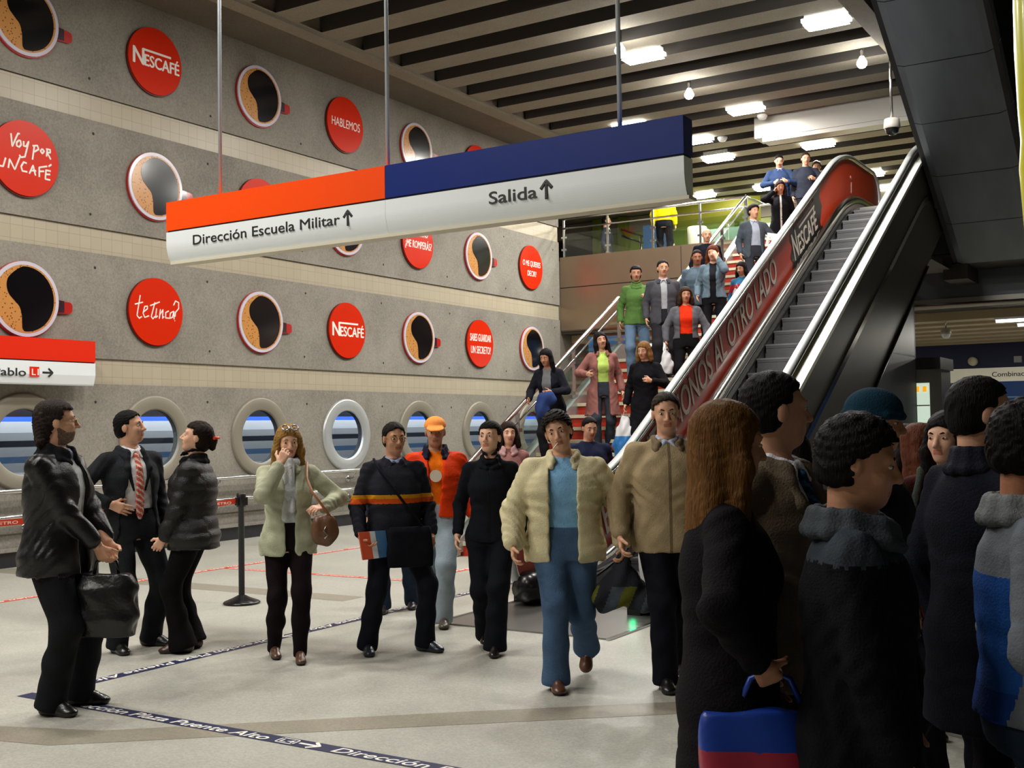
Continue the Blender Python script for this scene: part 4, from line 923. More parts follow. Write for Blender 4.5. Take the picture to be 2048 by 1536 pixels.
def sdf_mesh(name, prims, h, mats, parent, disp=None, mfn=None):
    lo = np.min([p.lo for p in prims if p.op == '+'], 0)-3*h; hi = np.max([p.hi for p in prims if p.op == '+'], 0)+3*h
    B = 6; n = (np.ceil((hi-lo)/h/B).astype(int))*B+1
    ax = [lo[i]+h*np.arange(n[i]) for i in range(3)]
    cax = [a[::B] for a in ax]
    CP = np.stack(np.meshgrid(*cax, indexing='ij'), -1); cs = CP.shape[:3]
    F = evalp(prims, CP.reshape(-1, 3)).reshape(cs)
    A = np.abs(F) < h*B*1.35+0.012
    act = np.zeros(tuple(c-1 for c in cs), bool)
    for i in (0, 1):
        for j in (0, 1):
            for k in (0, 1): act |= A[i:cs[0]-1+i, j:cs[1]-1+j, k:cs[2]-1+k]
    # corners disagreeing in sign are always active
    S = F < 0; mn = np.ones(act.shape, bool); mx = np.zeros(act.shape, bool)
    for i in (0, 1):
        for j in (0, 1):
            for k in (0, 1):
                q = S[i:cs[0]-1+i, j:cs[1]-1+j, k:cs[2]-1+k]; mn &= q; mx |= q
    act |= (mx & ~mn)
    G = np.repeat(np.repeat(np.repeat(np.where(F[:-1, :-1, :-1] < 0, -1.0, 1.0), B, 0), B, 1), B, 2)
    G = np.pad(G, ((0, 1), (0, 1), (0, 1)), mode='edge')
    M = np.zeros(G.shape, bool)
    M[:-1, :-1, :-1] = np.repeat(np.repeat(np.repeat(act, B, 0), B, 1), B, 2)
    M2 = M.copy()
    M2[1:] |= M[:-1]; M3 = M2.copy(); M3[:, 1:] |= M2[:, :-1]; M = M3.copy(); M[:, :, 1:] |= M3[:, :, :-1]
    I = np.argwhere(M); P = lo+I*h
    d = evalp(prims, P)
    if disp is not None: d = d+disp(P)
    G[M] = d
    S = G < 0
    cnt = np.zeros(tuple(x-1 for x in G.shape), np.int8)
    for i in (0, 1):
        for j in (0, 1):
            for k in (0, 1): cnt += S[i:G.shape[0]-1+i, j:G.shape[1]-1+j, k:G.shape[2]-1+k]
    C = np.argwhere((cnt > 0) & (cnt < 8)); vid = np.full(cnt.shape, -1, np.int32); vid[tuple(C.T)] = np.arange(len(C))
    acc = np.zeros((len(C), 3)); num = np.zeros(len(C))
    off = [(i, j, k) for i in (0, 1) for j in (0, 1) for k in (0, 1)]
    val = {o: G[C[:, 0]+o[0], C[:, 1]+o[1], C[:, 2]+o[2]] for o in off}
    for a in off:
        for b in off:
            if a < b and sum(abs(x-y) for x, y in zip(a, b)) == 1:
                va, vb = val[a], val[b]; x = (va < 0) != (vb < 0); t = np.where(x, va/(va-vb+1e-12), 0)
                acc += np.where(x[:, None], np.array(a)+(np.array(b)-np.array(a))*t[:, None], 0); num += x
    V = lo+(C+acc/np.maximum(num, 1)[:, None])*h
    faces = []
    for axn in range(3):
        sl0 = [slice(None)]*3; sl1 = [slice(None)]*3; sl0[axn] = slice(0, -1); sl1[axn] = slice(1, None)
        a, b = S[tuple(sl0)], S[tuple(sl1)]
        E = np.argwhere(a != b); u, w = (axn+1) % 3, (axn+2) % 3
        ok = (E[:, u] > 0) & (E[:, w] > 0) & (E[:, u] < cnt.shape[u]) & (E[:, w] < cnt.shape[w]); E = E[ok]
        inn = a[tuple(E.T)]
        def at(du, dw):
            Q = E.copy(); Q[:, u] -= du; Q[:, w] -= dw; return vid[tuple(Q.T)]
        q = np.stack([at(1, 1), at(0, 1), at(0, 0), at(1, 0)], 1)
        q[~inn] = q[~inn][:, ::-1]; faces.append(q)
    Fc = np.concatenate(faces); Fc = Fc[(Fc >= 0).all(1)]
    me = D.meshes.new(name); me.vertices.add(len(V)); me.vertices.foreach_set('co', V.ravel())
    me.loops.add(len(Fc)*4); me.loops.foreach_set('vertex_index', Fc.ravel().astype(np.int32))
    me.polygons.add(len(Fc)); me.polygons.foreach_set('loop_start', np.arange(0, len(Fc)*4, 4, dtype=np.int32))
    me.polygons.foreach_set('loop_total', np.full(len(Fc), 4, np.int32))
    me.polygons.foreach_set('use_smooth', np.ones(len(Fc), bool))
    ml = mats if isinstance(mats, (list, tuple)) else [mats]
    for m in ml: me.materials.append(m)
    if mfn is not None: me.polygons.foreach_set('material_index', mfn(V[Fc].mean(1)).astype(np.int32))
    me.update(calc_edges=True); me.validate()
    o = D.objects.new(name, me); COL.objects.link(o); o.parent = parent
    return o
def rotz(a): c, s = math.cos(a), math.sin(a); return np.array([[c, s, 0], [-s, c, 0], [0, 0, 1.0]])      # rows = axes turned ccw by a
def frame(yaw=0, pitch=0, roll=0, base=None):
    """rows = right, forward, up axes; yaw ccw, pitch>0 leans/looks down, roll>0 tilts to the right"""
    x, y, z = np.eye(3)
    c, s = math.cos(yaw), math.sin(yaw); x, y = c*np.eye(3)[0]+s*np.eye(3)[1], -s*np.eye(3)[0]+c*np.eye(3)[1]
    c, s = math.cos(pitch), math.sin(pitch); y, z = c*y-s*z, s*y+c*z
    c, s = math.cos(roll), math.sin(roll); x, z = c*x-s*z, s*x+c*z
    R = np.array([x, y, z])
    return R if base is None else R@base
def ik(a, b, l1, l2, pole):
    a, b = np.array(a, float), np.array(b, float); d = b-a; L = np.linalg.norm(d)
    if L > (l1+l2)*0.995: b = a+d/L*(l1+l2)*0.995; d = b-a; L = np.linalg.norm(d)
    u = d/L; x = (l1*l1-l2*l2+L*L)/(2*L); h = math.sqrt(max(0, l1*l1-x*x)); p = np.array(pole, float); p = p-u*(p@u); p = nrm(p)
    return a+u*x+p*h, b
SKINS = {'light': (226, 176, 148), 'mid': (208, 158, 128), 'tan': (190, 138, 108), 'dark': (160, 106, 78)}
def skin(k): return mat('skin_'+k, SKINS[k], 0.5, bump=0.05, bscale=120, var=0.08, vscale=30, spec=0.35)
def cloth(c, rough=0.85, bump=0.35, scale=140, var=0.12):
    return mat('cloth_%d_%d_%d_%d' % (*c, int(rough*100)), c, rough, bump=bump, bscale=scale, var=var, vscale=12, spec=0.4 if rough < 0.5 else 0.08)
def hairm(c): return mat('hair_%d_%d_%d' % c, tuple(int(k*0.8) for k in c), 0.62, bump=0.5, bscale=60, var=0.35, vscale=25, stretch=(3, 3, 0.5), spec=0.12)
RECT_OUT = {}
def person(label, loc, beta, H=1.72, q=2, woman=False, build=1.0, lean=0, twist=0, roll=0, head=(0, 0, 0), feet=None, hands=None, skn='mid', hair=('short', (24, 18, 16)),
           top=None, legs=None, shoes=(24, 22, 22), extras=(), group=None, glasses=False, beard=None, to=(0, 0)):
    """q: 0 closest .. 3 farthest; beta: turn from facing the viewer, + to image right"""
    s = H/1.75
    ang = math.atan2(to[1]-loc[1], to[0]-loc[0])+math.radians(beta)
    t = thing('person', label, 'person', loc, ang-PI/2, group)
    hb = (0.0055, 0.007, 0.011, 0.013)[q]; hc = (0.009, 0.010, 0.013, 0.016)[q]
    feet = feet or {}; hands = hands or {}
    S = lambda *v: np.array(v, float)*s
    wS = (0.156 if woman else 0.176)*(0.5+0.5*build); wH = 0.092
    # --- lower body
    ft = {}
    for sd, nm in ((1, 'r'), (-1, 'l')):
        f = dict(x=0.10*sd, y=0.0, z=0.0, yaw=-0.15*sd, pitch=0.0); f.update(feet.get(nm, {})); ft[nm] = f
    L1, L2 = 0.416*s, 0.412*s
    def ankle(f):
        yaw = f['yaw']; fy = np.array([-math.sin(yaw), math.cos(yaw), 0]); a = S(f['x'], f['y'], f['z']+0.085); return a, fy
    pz = 0.935*s; px = 0
    for nm in 'rl':
        a, _ = ankle(ft[nm])
        if ft[nm]['z'] < 0.02:
            hx = wH*s*(1 if nm == 'r' else -1); dx, dy = a[0]-hx, a[1]
            r2 = ((L1+L2)*0.992)**2-dx*dx-dy*dy
            pz = min(pz, a[2]+math.sqrt(max(0.04, r2)))
    pel = np.array([0, 0, pz])
    U = frame(math.radians(twist), math.radians(lean), math.radians(roll))          # upper-body axes (rows)
    up = lambda x, y, z: pel+np.array([x, y, z-0.935])*s@U
    hip = {'r': pel+S(wH, 0, -0.03), 'l': pel+S(-wH, 0, -0.03)}
    knee, ank, fdir = {}, {}, {}
    for nm in 'rl':
        a, fy = ankle(ft[nm]); knee[nm], ank[nm] = ik(hip[nm], a, L1, L2, fy+np.array([0, 0, 0.15])); fdir[nm] = fy
    # --- upper body joints
    nb = up(0, -0.015, 1.465); sh = {'r': up(wS, -0.01, 1.39), 'l': up(-wS, -0.01, 1.39)}
    Hd = frame(math.radians(head[0]), math.radians(head[1]), math.radians(head[2]))
    hcn = nb+(np.array([0, 0.0, 0.055])*s)@U+(np.array([0, 0.02, 0.105])*s)@Hd
    elb, wr, hdir, hnor, curl = {}, {}, {}, {}, {}
    A1, A2 = 0.285*s, 0.25*s
    for sd, nm in ((1, 'r'), (-1, 'l')):
        hnd = dict(p=(0.25*sd*build, 0.03, 0.86), pole=(0.35*sd, -1, 0), curl=0.55, d=None, n=None); hnd.update(hands.get(nm, {}))
        e, w_ = ik(sh[nm], np.array(hnd['p'])*s, A1, A2, np.array(hnd['pole'], float)); elb[nm], wr[nm] = e, w_
        d = nrm(w_-e) if hnd['d'] is None else nrm(hnd['d']); n_ = np.array([-sd, 0.15, 0.0]) if hnd['n'] is None else np.array(hnd['n'], float)
        n_ = nrm(n_-d*(n_@d)); hdir[nm], hnor[nm], curl[nm] = d, n_, hnd['curl']
    # --- body
    HP = lambda x, y, z: hcn+np.array([x, y, z])*s@Hd
    fw = 0.94 if woman else 1.0
    B = [Ell(HP(0, -0.012, 0.035), np.array([0.077, 0.097, 0.086])*s, Hd, 0.02),
         Ell(HP(0, 0.026, -0.035), np.array([0.060*fw, 0.064, 0.080])*s, Hd, 0.03),
         Ell(HP(0, 0.045, -0.085), np.array([0.034*fw, 0.034, 0.026])*s, Hd, 0.02),
         Cap(HP(-0.036, 0.072, 0.030), HP(0.036, 0.072, 0.030), 0.014*s, None, 0.015),
         Ell(HP(0.034, 0.060, -0.022), np.array([0.022, 0.022, 0.024])*s, Hd, 0.02), Ell(HP(-0.034, 0.060, -0.022), np.array([0.022, 0.022, 0.024])*s, Hd, 0.02),
         Ell(HP(0.033, 0.098, 0.010), np.array([0.016, 0.016, 0.011])*s, Hd, 0.010, '-'), Ell(HP(-0.033, 0.098, 0.010), np.array([0.016, 0.016, 0.011])*s, Hd, 0.010, '-'),
         Cap(HP(0, 0.086, 0.018), HP(0, 0.108, -0.024), 0.008*s, 0.0125*s, 0.010), Ell(HP(0.012, 0.095, -0.028), np.array([0.009, 0.010, 0.008])*s, Hd, 0.006), Ell(HP(-0.012, 0.095, -0.028), np.array([0.009, 0.010, 0.008])*s, Hd, 0.006),
         Cap(HP(-0.018, 0.080, -0.052), HP(0.018, 0.080, -0.052), 0.008*s, None, 0.008), Cap(HP(-0.014, 0.078, -0.063), HP(0.014, 0.078, -0.063), 0.009*s, None, 0.008),
         Ell(HP(0.078, -0.008, 0.0), np.array([0.010, 0.021, 0.032])*s, Hd, 0.008), Ell(HP(-0.078, -0.008, 0.0), np.array([0.010, 0.021, 0.032])*s, Hd, 0.008),
         Cap(HP(0, -0.03, -0.04), nb+(np.array([0, 0, -0.02])*s)@U, 0.053*s*fw, 0.060*s*fw, 0.03)]
    b_ = build; TW = lambda off: [(0.80, 0, 0, (0.150+off)*b_*s, (0.105+off)*b_*s), (0.90, 0, -0.005, (0.170+off)*b_*s, (0.118+off)*b_*s), (0.98, 0, 0, (0.160 if not woman else 0.152)*b_*s+off*s, 0.112*b_*s+off*s),
        (1.06, 0, 0.004, (0.148 if not woman else 0.128)*b_*s+off*s, 0.106*b_*s+off*s), (1.16, 0, 0.004, (0.154 if not woman else 0.136)*b_*s+off*s, 0.110*b_*s+off*s), (1.27, 0, 0.004, (0.170 if not woman else 0.150)*b_*s+off*s, 0.118*b_*s+off*s),
        (1.36, 0, 0, (0.150 if not woman else 0.132)*b_*s+off*s*0.7, 0.104*b_*s+off*s*0.8), (1.42, 0, -0.008, (0.100 if not woman else 0.088)*b_*s+off*s*0.5, 0.078*b_*s+off*s*0.6), (1.465, 0, -0.012, 0.062*s+off*s*0.3, 0.056*s+off*s*0.4), (1.50, 0, -0.012, 0.055*s+off*s, 0.05*s+off*s)]
    def torso(off, zlo, zhi=1.5, flare=0.0, k=0.04, pw=2.3):
        lv = [l for l in TW(off)]
        zs = [l[0] for l in lv]; out = []
        for z in [zlo]+[q_ for q_ in zs if zlo < q_ < zhi]+[zhi]:
            row = [np.interp(z, zs, [l[j] for l in lv]) for j in range(1, 5)]
            if z < 0.98: fl = flare*(0.98-z)*s; row[2] += fl; row[3] += fl
            out.append(((z-0.935)*s, row[0]*s, row[1]*s, row[2], row[3]))
        return Stack(pel, U, out, k, '+', pw)
    B.append(torso(-0.020, 0.82, 1.47))
    for sd, nm in ((1, 'r'), (-1, 'l')):
        B += [Cap(up(0.05*sd, -0.012, 1.405), sh[nm]-np.array([0, 0, 0.01])*s, 0.034*s, 0.036*s, 0.03), Cap(sh[nm]-np.array([0, 0, 0.01])*s, elb[nm], 0.036*s, 0.033*s, 0.02), Cap(elb[nm], wr[nm], 0.034*s, 0.027*s, 0.02)]
        d, n_, c = hdir[nm], hnor[nm], curl[nm]; tb = np.cross(d, n_) if nm == 'r' else np.cross(n_, d); W = wr[nm]; z_ = 0.94 if woman else 1.0
        kk = []
        for i, (o_, ln, rd) in enumerate(((0.029, 0.074, 0.0088), (0.010, 0.082, 0.0090), (-0.010, 0.076, 0.0086), (-0.028, 0.060, 0.0076))):
            o_, ln, rd = o_*s*z_, ln*s*z_, rd*s*z_; K = W+d*(0.086-0.004*abs(i-1))*s*z_+tb*o_
            B.append(Cap(W+tb*o_*0.45, K, 0.0165*s*z_, 0.0125*s*z_, 0.010))
            p = K
            for j, (fr, aa) in enumerate(((0.46, 0.45), (0.31, 1.15), (0.23, 1.65))):
                a_ = c*aa*(1+0.06*i); e_ = p+(d*math.cos(a_)+n_*math.sin(a_)+tb*(0.10-0.07*i)*(1-c*0.5))*ln*fr
                B.append(Cap(p, e_, rd*(1-0.08*j), rd*(0.92-0.1*j), 0.004)); p = e_
        T0 = W+d*0.025*s+tb*0.022*s; T1 = T0+(tb*0.75+d*0.62+n_*0.35)*0.046*s; T2 = T1+(tb*0.25+d*0.8+n_*(0.35+0.4*c))*0.036*s
        B += [Cap(W+d*0.01*s, T0, 0.016*s, 0.015*s, 0.01), Cap(T0, T1, 0.0135*s*z_, 0.011*s*z_, 0.008), Cap(T1, T2, 0.0105*s*z_, 0.0085*s*z_, 0.004)]
        B += [Cap(hip[nm], knee[nm], 0.072*s, 0.052*s, 0.04), Cap(knee[nm], ank[nm], 0.05*s, 0.034*s, 0.03), Cap(ank[nm], ank[nm]+fdir[nm]*0.06*s-np.array([0, 0, 0.055])*s, 0.032*s, 0.018*s, 0.02)]
    skm = skin(skn); lip = mat('lips_'+skn, tuple(int(c*k) for c, k in zip(SKINS[skn], (0.84, 0.66, 0.66))), 0.45); mats = [skm, lip]
    if beard: mats.append(mat('stubble', beard, 0.8, var=0.45, vscale=90))
    def bm_(P):
        L = (P-hcn)@Hd.T/s; o = np.zeros(len(P))
        o[(np.abs(L[:, 0]) < 0.023) & (L[:, 2] < -0.046) & (L[:, 2] > -0.070) & (L[:, 1] > 0.072)] = 1
        if beard:
            nz = 0.006*np.sin(900*L[:, 0])*np.sin(700*L[:, 2]+300*L[:, 1])
            o[(L[:, 2] < nz-0.052+0.55*np.maximum(0, 0.05-L[:, 1])-0.0*L[:, 1]) & (L[:, 2] > -0.125) & (L[:, 1] > -0.005) & (o == 0) & ~((np.abs(L[:, 0]) < 0.02) & (L[:, 2] > -0.036)) & (np.abs(L[:, 0]) < 0.08)] = 2
        return o
    bod = sdf_mesh('body', B, hb, mats, t, None, bm_)
    # eyes and brows
    hm = hairm(hair[1])
    for sd in (-1, 1):
        mb = MB(); n = 10
        R_ = Matrix([list(r) for r in Hd]).transposed()
        def ellip(c, r, m):
            vs_ = []; fs = []
            for i in range(7):
                th = PI*i/6
                for j in range(n):
                    ph = 2*PI*j/n; v = np.array([c[0]+r[0]*math.sin(th)*math.cos(ph), c[1]+r[1]*math.cos(th), c[2]+r[2]*math.sin(th)*math.sin(ph)])
                    vs_.append(tuple(hcn+v*s@Hd))
            for i in range(6):
                for j in range(n): fs.append((i*n+j, i*n+(j+1) % n, (i+1)*n+(j+1) % n, (i+1)*n+j))
            mb.add(vs_, fs, m, True)
        ellip((0.032*sd, 0.079, 0.0095), (0.0135, 0.009, 0.0065), 0); ellip((0.032*sd+0.001, 0.0865, 0.0095), (0.0058, 0.0028, 0.0058), 1)
        mb.build('eye', [mat('eye_white', (206, 196, 186), 0.3), mat('eye_iris', (30, 20, 16), 0.2)], bod)
        mb = MB(); mb.tube([HP(0.014*sd, 0.087, 0.028), HP(0.030*sd, 0.087, 0.034), HP(0.048*sd, 0.076, 0.029)], [0.003*s, 0.0045*s, 0.002*s], 6); mb.build('eyebrow', hm, bod)
    if glasses:
        mb = MB()
        for sd in (-1, 1):
            mb.tube([HP(0.034*sd+0.025*math.cos(a), 0.098, 0.006+0.018*math.sin(a)) for a in [2*PI*k/14 for k in range(14)]], 0.0022*s, 6, closed=True)
            mb.tube([HP(0.058*sd, 0.096, 0.010), HP(0.082*sd, 0.01, 0.012)], 0.002*s, 6)
        mb.tube([HP(-0.010, 0.100, 0.010), HP(0.010, 0.100, 0.010)], 0.002*s, 6); mb.build('glasses', mat('gold_frame', (150, 120, 70), 0.3, 0.8), t)
    # --- hair
    st, hcol = hair; Q = []
    face = lambda zf, yb, sl=0.9: Fn(lambda P: (lambda L: np.maximum(np.maximum(yb+sl*(L[:, 2]-zf)*0-L[:, 1], L[:, 2]-zf), -0.3-L[:, 2])*s)(((P-hcn)@Hd.T)/s), hcn-0.35, hcn+0.35, 0.012, '-')
    if st == 'short' or st == 'full':
        o_ = 0.009 if st == 'short' else 0.020
        Q = [Ell(HP(0, -0.014, 0.038+o_*0.4), np.array([0.077+o_, 0.097+o_, 0.086+o_])*s, Hd, 0.01), Ell(HP(0, -0.045, -0.02), np.array([0.068+o_*0.7, 0.062+o_*0.7, 0.06])*s, Hd, 0.03), Fn(lambda P: (lambda L: np.maximum(np.maximum(0.030-L[:, 1], L[:, 2]-0.086+6.5*L[:, 0]**2+0.003*np.sin(160*L[:, 0])), -0.3-L[:, 2])*s)(((P-hcn)@Hd.T)/s), hcn-0.3, hcn+0.3, 0.008, '-'), face(0.024, -0.004),
             Fn(lambda P: (lambda L: (L[:, 2]+0.065)*s)(((P-hcn)@Hd.T)/s), hcn-0.3, hcn+0.3, 0.01, '-')]
    elif st == 'bald':
        Q = [Ell(HP(0, -0.016, 0.030), np.array([0.081, 0.099, 0.082])*s, Hd, 0.01), face(0.09, 0.012), Fn(lambda P: (lambda L: np.maximum(L[:, 2]+0.055, -9))(((P-hcn)@Hd.T)/s)*s, hcn-0.3, hcn+0.3, 0.01, '-')]
    elif st in ('long', 'bob', 'bun', 'tail'):
        ln = {'long': 0.31, 'bob': 0.10, 'bun': 0.05, 'tail': 0.05}[st]
        Q = [Ell(HP(0, -0.016, 0.042), np.array([0.090, 0.110, 0.096])*s, Hd, 0.01), Ell(HP(0, -0.05, -0.03), np.array([0.078, 0.066, 0.07])*s, Hd, 0.03)]
        if st in ('long', 'bob'):
            for sd in (-1, 1):
                Q += [Cap(HP(0.074*sd, 0.0, 0.02), HP(0.088*sd, 0.012, -0.06), 0.030*s, 0.030*s, 0.03), Cap(HP(0.088*sd, 0.012, -0.06), HP(0.100*sd, 0.010, -0.06-ln*0.62), 0.030*s, 0.036*s, 0.03)]
            Q += [Ell(HP(0, -0.055, -0.06-ln*0.35), np.array([0.098, 0.055, 0.06+ln*0.5])*s, Hd, 0.04)]
            Q += [face(0.066, 0.030)]
            Q[-1] = Fn(lambda P: (lambda L: np.maximum(np.maximum(0.022-L[:, 1], L[:, 2]-0.062+1.2*L[:, 0]**2*6), np.abs(L[:, 0])-0.060)*s)(((P-hcn)@Hd.T)/s), hcn-0.35, hcn+0.35, 0.015, '-')
        else:
            Q += [face(0.066, 0.030), face(0.020, -0.004)]
            if st == 'bun': Q += [Ell(HP(0, -0.125, 0.005), np.array([0.045, 0.036, 0.045])*s, Hd, 0.015), Ell(HP(0.01, -0.135, -0.04), np.array([0.028, 0.024, 0.03])*s, Hd, 0.015)]
            else: Q += [Cap(HP(0, -0.115, 0.0), HP(0, -0.14, -0.15), 0.035*s, 0.018*s, 0.02)]
    elif st == 'swept':
        Q = [Ell(HP(0, -0.020, 0.048), np.array([0.090, 0.108, 0.094])*s, Hd, 0.01), Ell(HP(0, -0.075, -0.03), np.array([0.078, 0.056, 0.085])*s, Hd, 0.04), Cap(HP(-0.05, -0.09, -0.10), HP(0.05, -0.09, -0.10), 0.032*s, None, 0.03), face(0.070, 0.030), face(0.020, -0.012)]
    if st == 'cap':
        Q = [Ell(HP(0, -0.045, -0.01), np.array([0.080, 0.066, 0.06])*s, Hd, 0.02), face(0.06, -0.02)]
    if st != 'none':
        ph = len(label)*0.7
        sdf_mesh('hair', Q, hb*1.15, hm, t, lambda P: (0.0055 if st in ('full', 'swept') else 0.0028)*np.sin(150*P[:, 0]+ph+25*np.sin(14*P[:, 2]+ph))*np.sin(90*P[:, 1]+40*P[:, 2]))
    # --- trousers
    if legs:
        lc = legs.get('c', (30, 30, 34)); fl = legs.get('flare', 0.066); lo_ = legs.get('loose', 0.0); ph = loc[0]*7+loc[1]*3
        Q = [torso(0.010, 0.84, 1.04, 0.0, 0.05)]
        for nm in 'rl':
            kn, an = knee[nm], ank[nm]; mid = kn+(an-kn)*0.5; end = an+(an-kn)*0.05-np.array([0, 0, 0.010])*s+fdir[nm]*0.008*s
            Q += [Cap(hip[nm]+np.array([0, 0, 0.0])*s, kn, (0.087+lo_)*s*b_, (0.068+lo_*0.9)*s, 0.05), Cap(kn, mid, (0.068+lo_*0.9)*s, (0.063+lo_*0.9)*s, 0.04), Cap(mid, end, (0.063+lo_*0.9)*s, fl*s, 0.04),
                  Fn(lambda P, e=end: (e[2]-0.028*s)-P[:, 2] if False else P[:, 2]-9, end-0.1, end+0.1, 0.01, '-')]
            Q.pop()
            nrml = nrm(an-kn); Q.append(Fn(lambda P, e=end, n_=nrml: -((P-e)@n_-0.022*s), end-0.10*s-0.02, end+0.10*s+0.02, 0.006, '-'))
        dz = lambda P: 0.0028*np.sin(38*P[:, 2]/s+ph+3*np.sin(17*P[:, 0]+ph)+2*np.sin(11*P[:, 1]))*np.clip((0.62-np.abs(P[:, 2]-0.35*s))*1.6, 0.2, 1)
        o = sdf_mesh('trousers', Q, hc, cloth(lc, legs.get('rough', 0.85)), t, dz)
    # --- shoes
    for nm in 'rl':
        f = ft[nm]; fy = fdir[nm]; fx = np.array([fy[1], -fy[0], 0]); pt = f['pitch']
        fz = np.array([0, 0, 1.0]); fy2 = fy*math.cos(pt)-fz*math.sin(pt); fz2 = fy*math.sin(pt)+fz*math.cos(pt); R3 = np.array([fx, fy2, fz2]); an = ank[nm]
        FP = lambda x, y, z: an+np.array([x, y, z])*s@R3
        k_ = 0.86 if woman else 1.0
        Q = [Ell(FP(0, -0.035, -0.045), np.array([0.036*k_, 0.045, 0.048])*s, R3, 0.02), Ell(FP(0, 0.045, -0.045), np.array([0.041*k_, 0.090, 0.046])*s, R3, 0.03), Ell(FP(0.003, 0.125, -0.062), np.array([0.044*k_, 0.058, 0.026])*s, R3, 0.02),
             Cap(FP(0, -0.03, -0.068), FP(0, 0.13, -0.070), 0.034*s*k_, 0.040*s*k_, 0.01), Fn(lambda P, a=an, R_=R3: -(((P-a)@R_.T)[:, 2]+0.083*s), an-0.3, an+0.3, 0.004, '-')]
        Q[-1] = Fn(lambda P, a=an, R_=R3: (((P-a)@R_.T)[:, 2]+0.084*s), an-0.3, an+0.3, 0.004, '-')
        Q[0].op = '+'
        sole = mat('sole', (34, 28, 24), 0.6); sh_m = mat('shoe_%d_%d_%d' % tuple(shoes), shoes, 0.32, coat=0.2)
        sdf_mesh('shoe', Q, min(hc, 0.011), [sh_m, sole], t, None, lambda P, a=an, R_=R3: ((((P-a)@R_.T)[:, 2]) < -0.066*s))
    # --- garments of the upper body
    if top:
        ph = loc[0]*5+loc[1]*9
        def upper(off, sl_off, zlo, flare, sleeve_end=1.0, collar=None):
            Q = [torso(off, zlo, 1.475, flare, 0.03, 2.25)]
            for sd, nm in ((1, 'r'), (-1, 'l')):
                we = elb[nm]+(wr[nm]-elb[nm])*sleeve_end*0.90
                Q += [Cap(up(0.045*sd, -0.012, 1.43), sh[nm], (0.042+off*0.25)*s, (0.046+off*0.4)*s, 0.04), Cap(sh[nm], elb[nm], (0.049+off*0.45)*s*(0.5+0.5*b_), (0.042+sl_off*0.75)*s, 0.025), Cap(elb[nm], we, (0.042+sl_off*0.8)*s, (0.032+sl_off*0.75)*s, 0.02)]
            if woman: Q.insert(1, Ell(up(0, 0.085, 1.245), np.array([0.115, 0.055, 0.062])*s, U, 0.06))
            return Q
        def wr_(amp):
            def f(P):
                z = P[:, 2]/s; x = P[:, 0]/s; y = P[:, 1]/s
                w1 = 0.6-1.2*np.abs(np.sin(36*z+7*np.sin(8*x+ph)+6*np.sin(12*y+ph)+ph)); w2 = np.sin(31*z-34*np.abs(x)+9*np.sin(9*y+ph)+4*np.sin(17*z))
                arm = np.clip((np.abs(x)-0.15)*12, 0, 1)
                return 0.8*amp*(w1*(0.15+0.85*arm)+w2*0.55)
            return f
        def L_(P): return (P-pel)@U.T/s+np.array([0, 0, 0.935])
        hem = top.get('hem', 0.84); off = top.get('off', 0.016)
        if top.get('shirt'):
            Q = upper(0.004, 0.002, max(0.93, hem), 0, 0.98 if top.get('cuff') else 0.6)
            sdf_mesh(top.get('shirt_name', 'shirt'), Q, hc, cloth(top['shirt'], 0.75), t, wr_(0.003))
        if top.get('skirt'):
            pass
        Q = upper(off, top.get('sl', 0.012), hem, top.get('flare', 0.10), 0.96 if top.get('sleeve', 1) == 1 else top['sleeve'])
        op = top.get('open')
        if op:
            w0, w1, zb = op          # half width at collar, half width at hem, height where the front closes
            def wedge(P):
                L = L_(P); z = L[:, 2]; w_ = np.interp(z, [hem, max(hem+0.02, zb), 1.44, 1.5], [w1, top.get('wmid', min(w0, w1)+0.004), w0, w0+0.03])
                return np.maximum(np.abs(L[:, 0]-top.get('shift', 0))-w_, 0.02-L[:, 1])*s
            Q.append(Fn(wedge, pel-1.0*s, pel+1.0*s, 0.008, '-'))
        ml = [cloth(top['c'], top.get('rough', 0.85), top.get('bump', 0.35))]; mf = None
        if top.get('bands'):
            for (z0, z1, c) in top['bands']: ml.append(cloth(c))
            def mf(P):
                L = L_(P); o = np.zeros(len(P))
                for i, (z0, z1, c) in enumerate(top['bands']): o[(L[:, 2] > z0) & (L[:, 2] < z1) & (np.abs(L[:, 0]) < top.get('bx', 0.5))] = i+1
                return o
        if top.get('seam'):
            ml.append(cloth(top['seam'], 0.5))
            def mf(P):
                L = L_(P); return ((np.abs(L[:, 0]) < top.get('sw', 0.007)) & (L[:, 1] > 0.03)).astype(float)
        disp = wr_(top.get('amp', 0.005))
        if top.get('quilt'):
            base = disp
            def disp(P):
                L = L_(P); zz = np.where(np.abs(L[:, 0]) < 0.16, L[:, 2], L[:, 2]+0.02); return base(P)*0.4-0.010*np.abs(np.sin(PI*zz/0.105))+0.006
        jk = sdf_mesh(top.get('name', 'jacket'), Q, hc, ml, t, disp, mf)
        cl = top.get('collar')
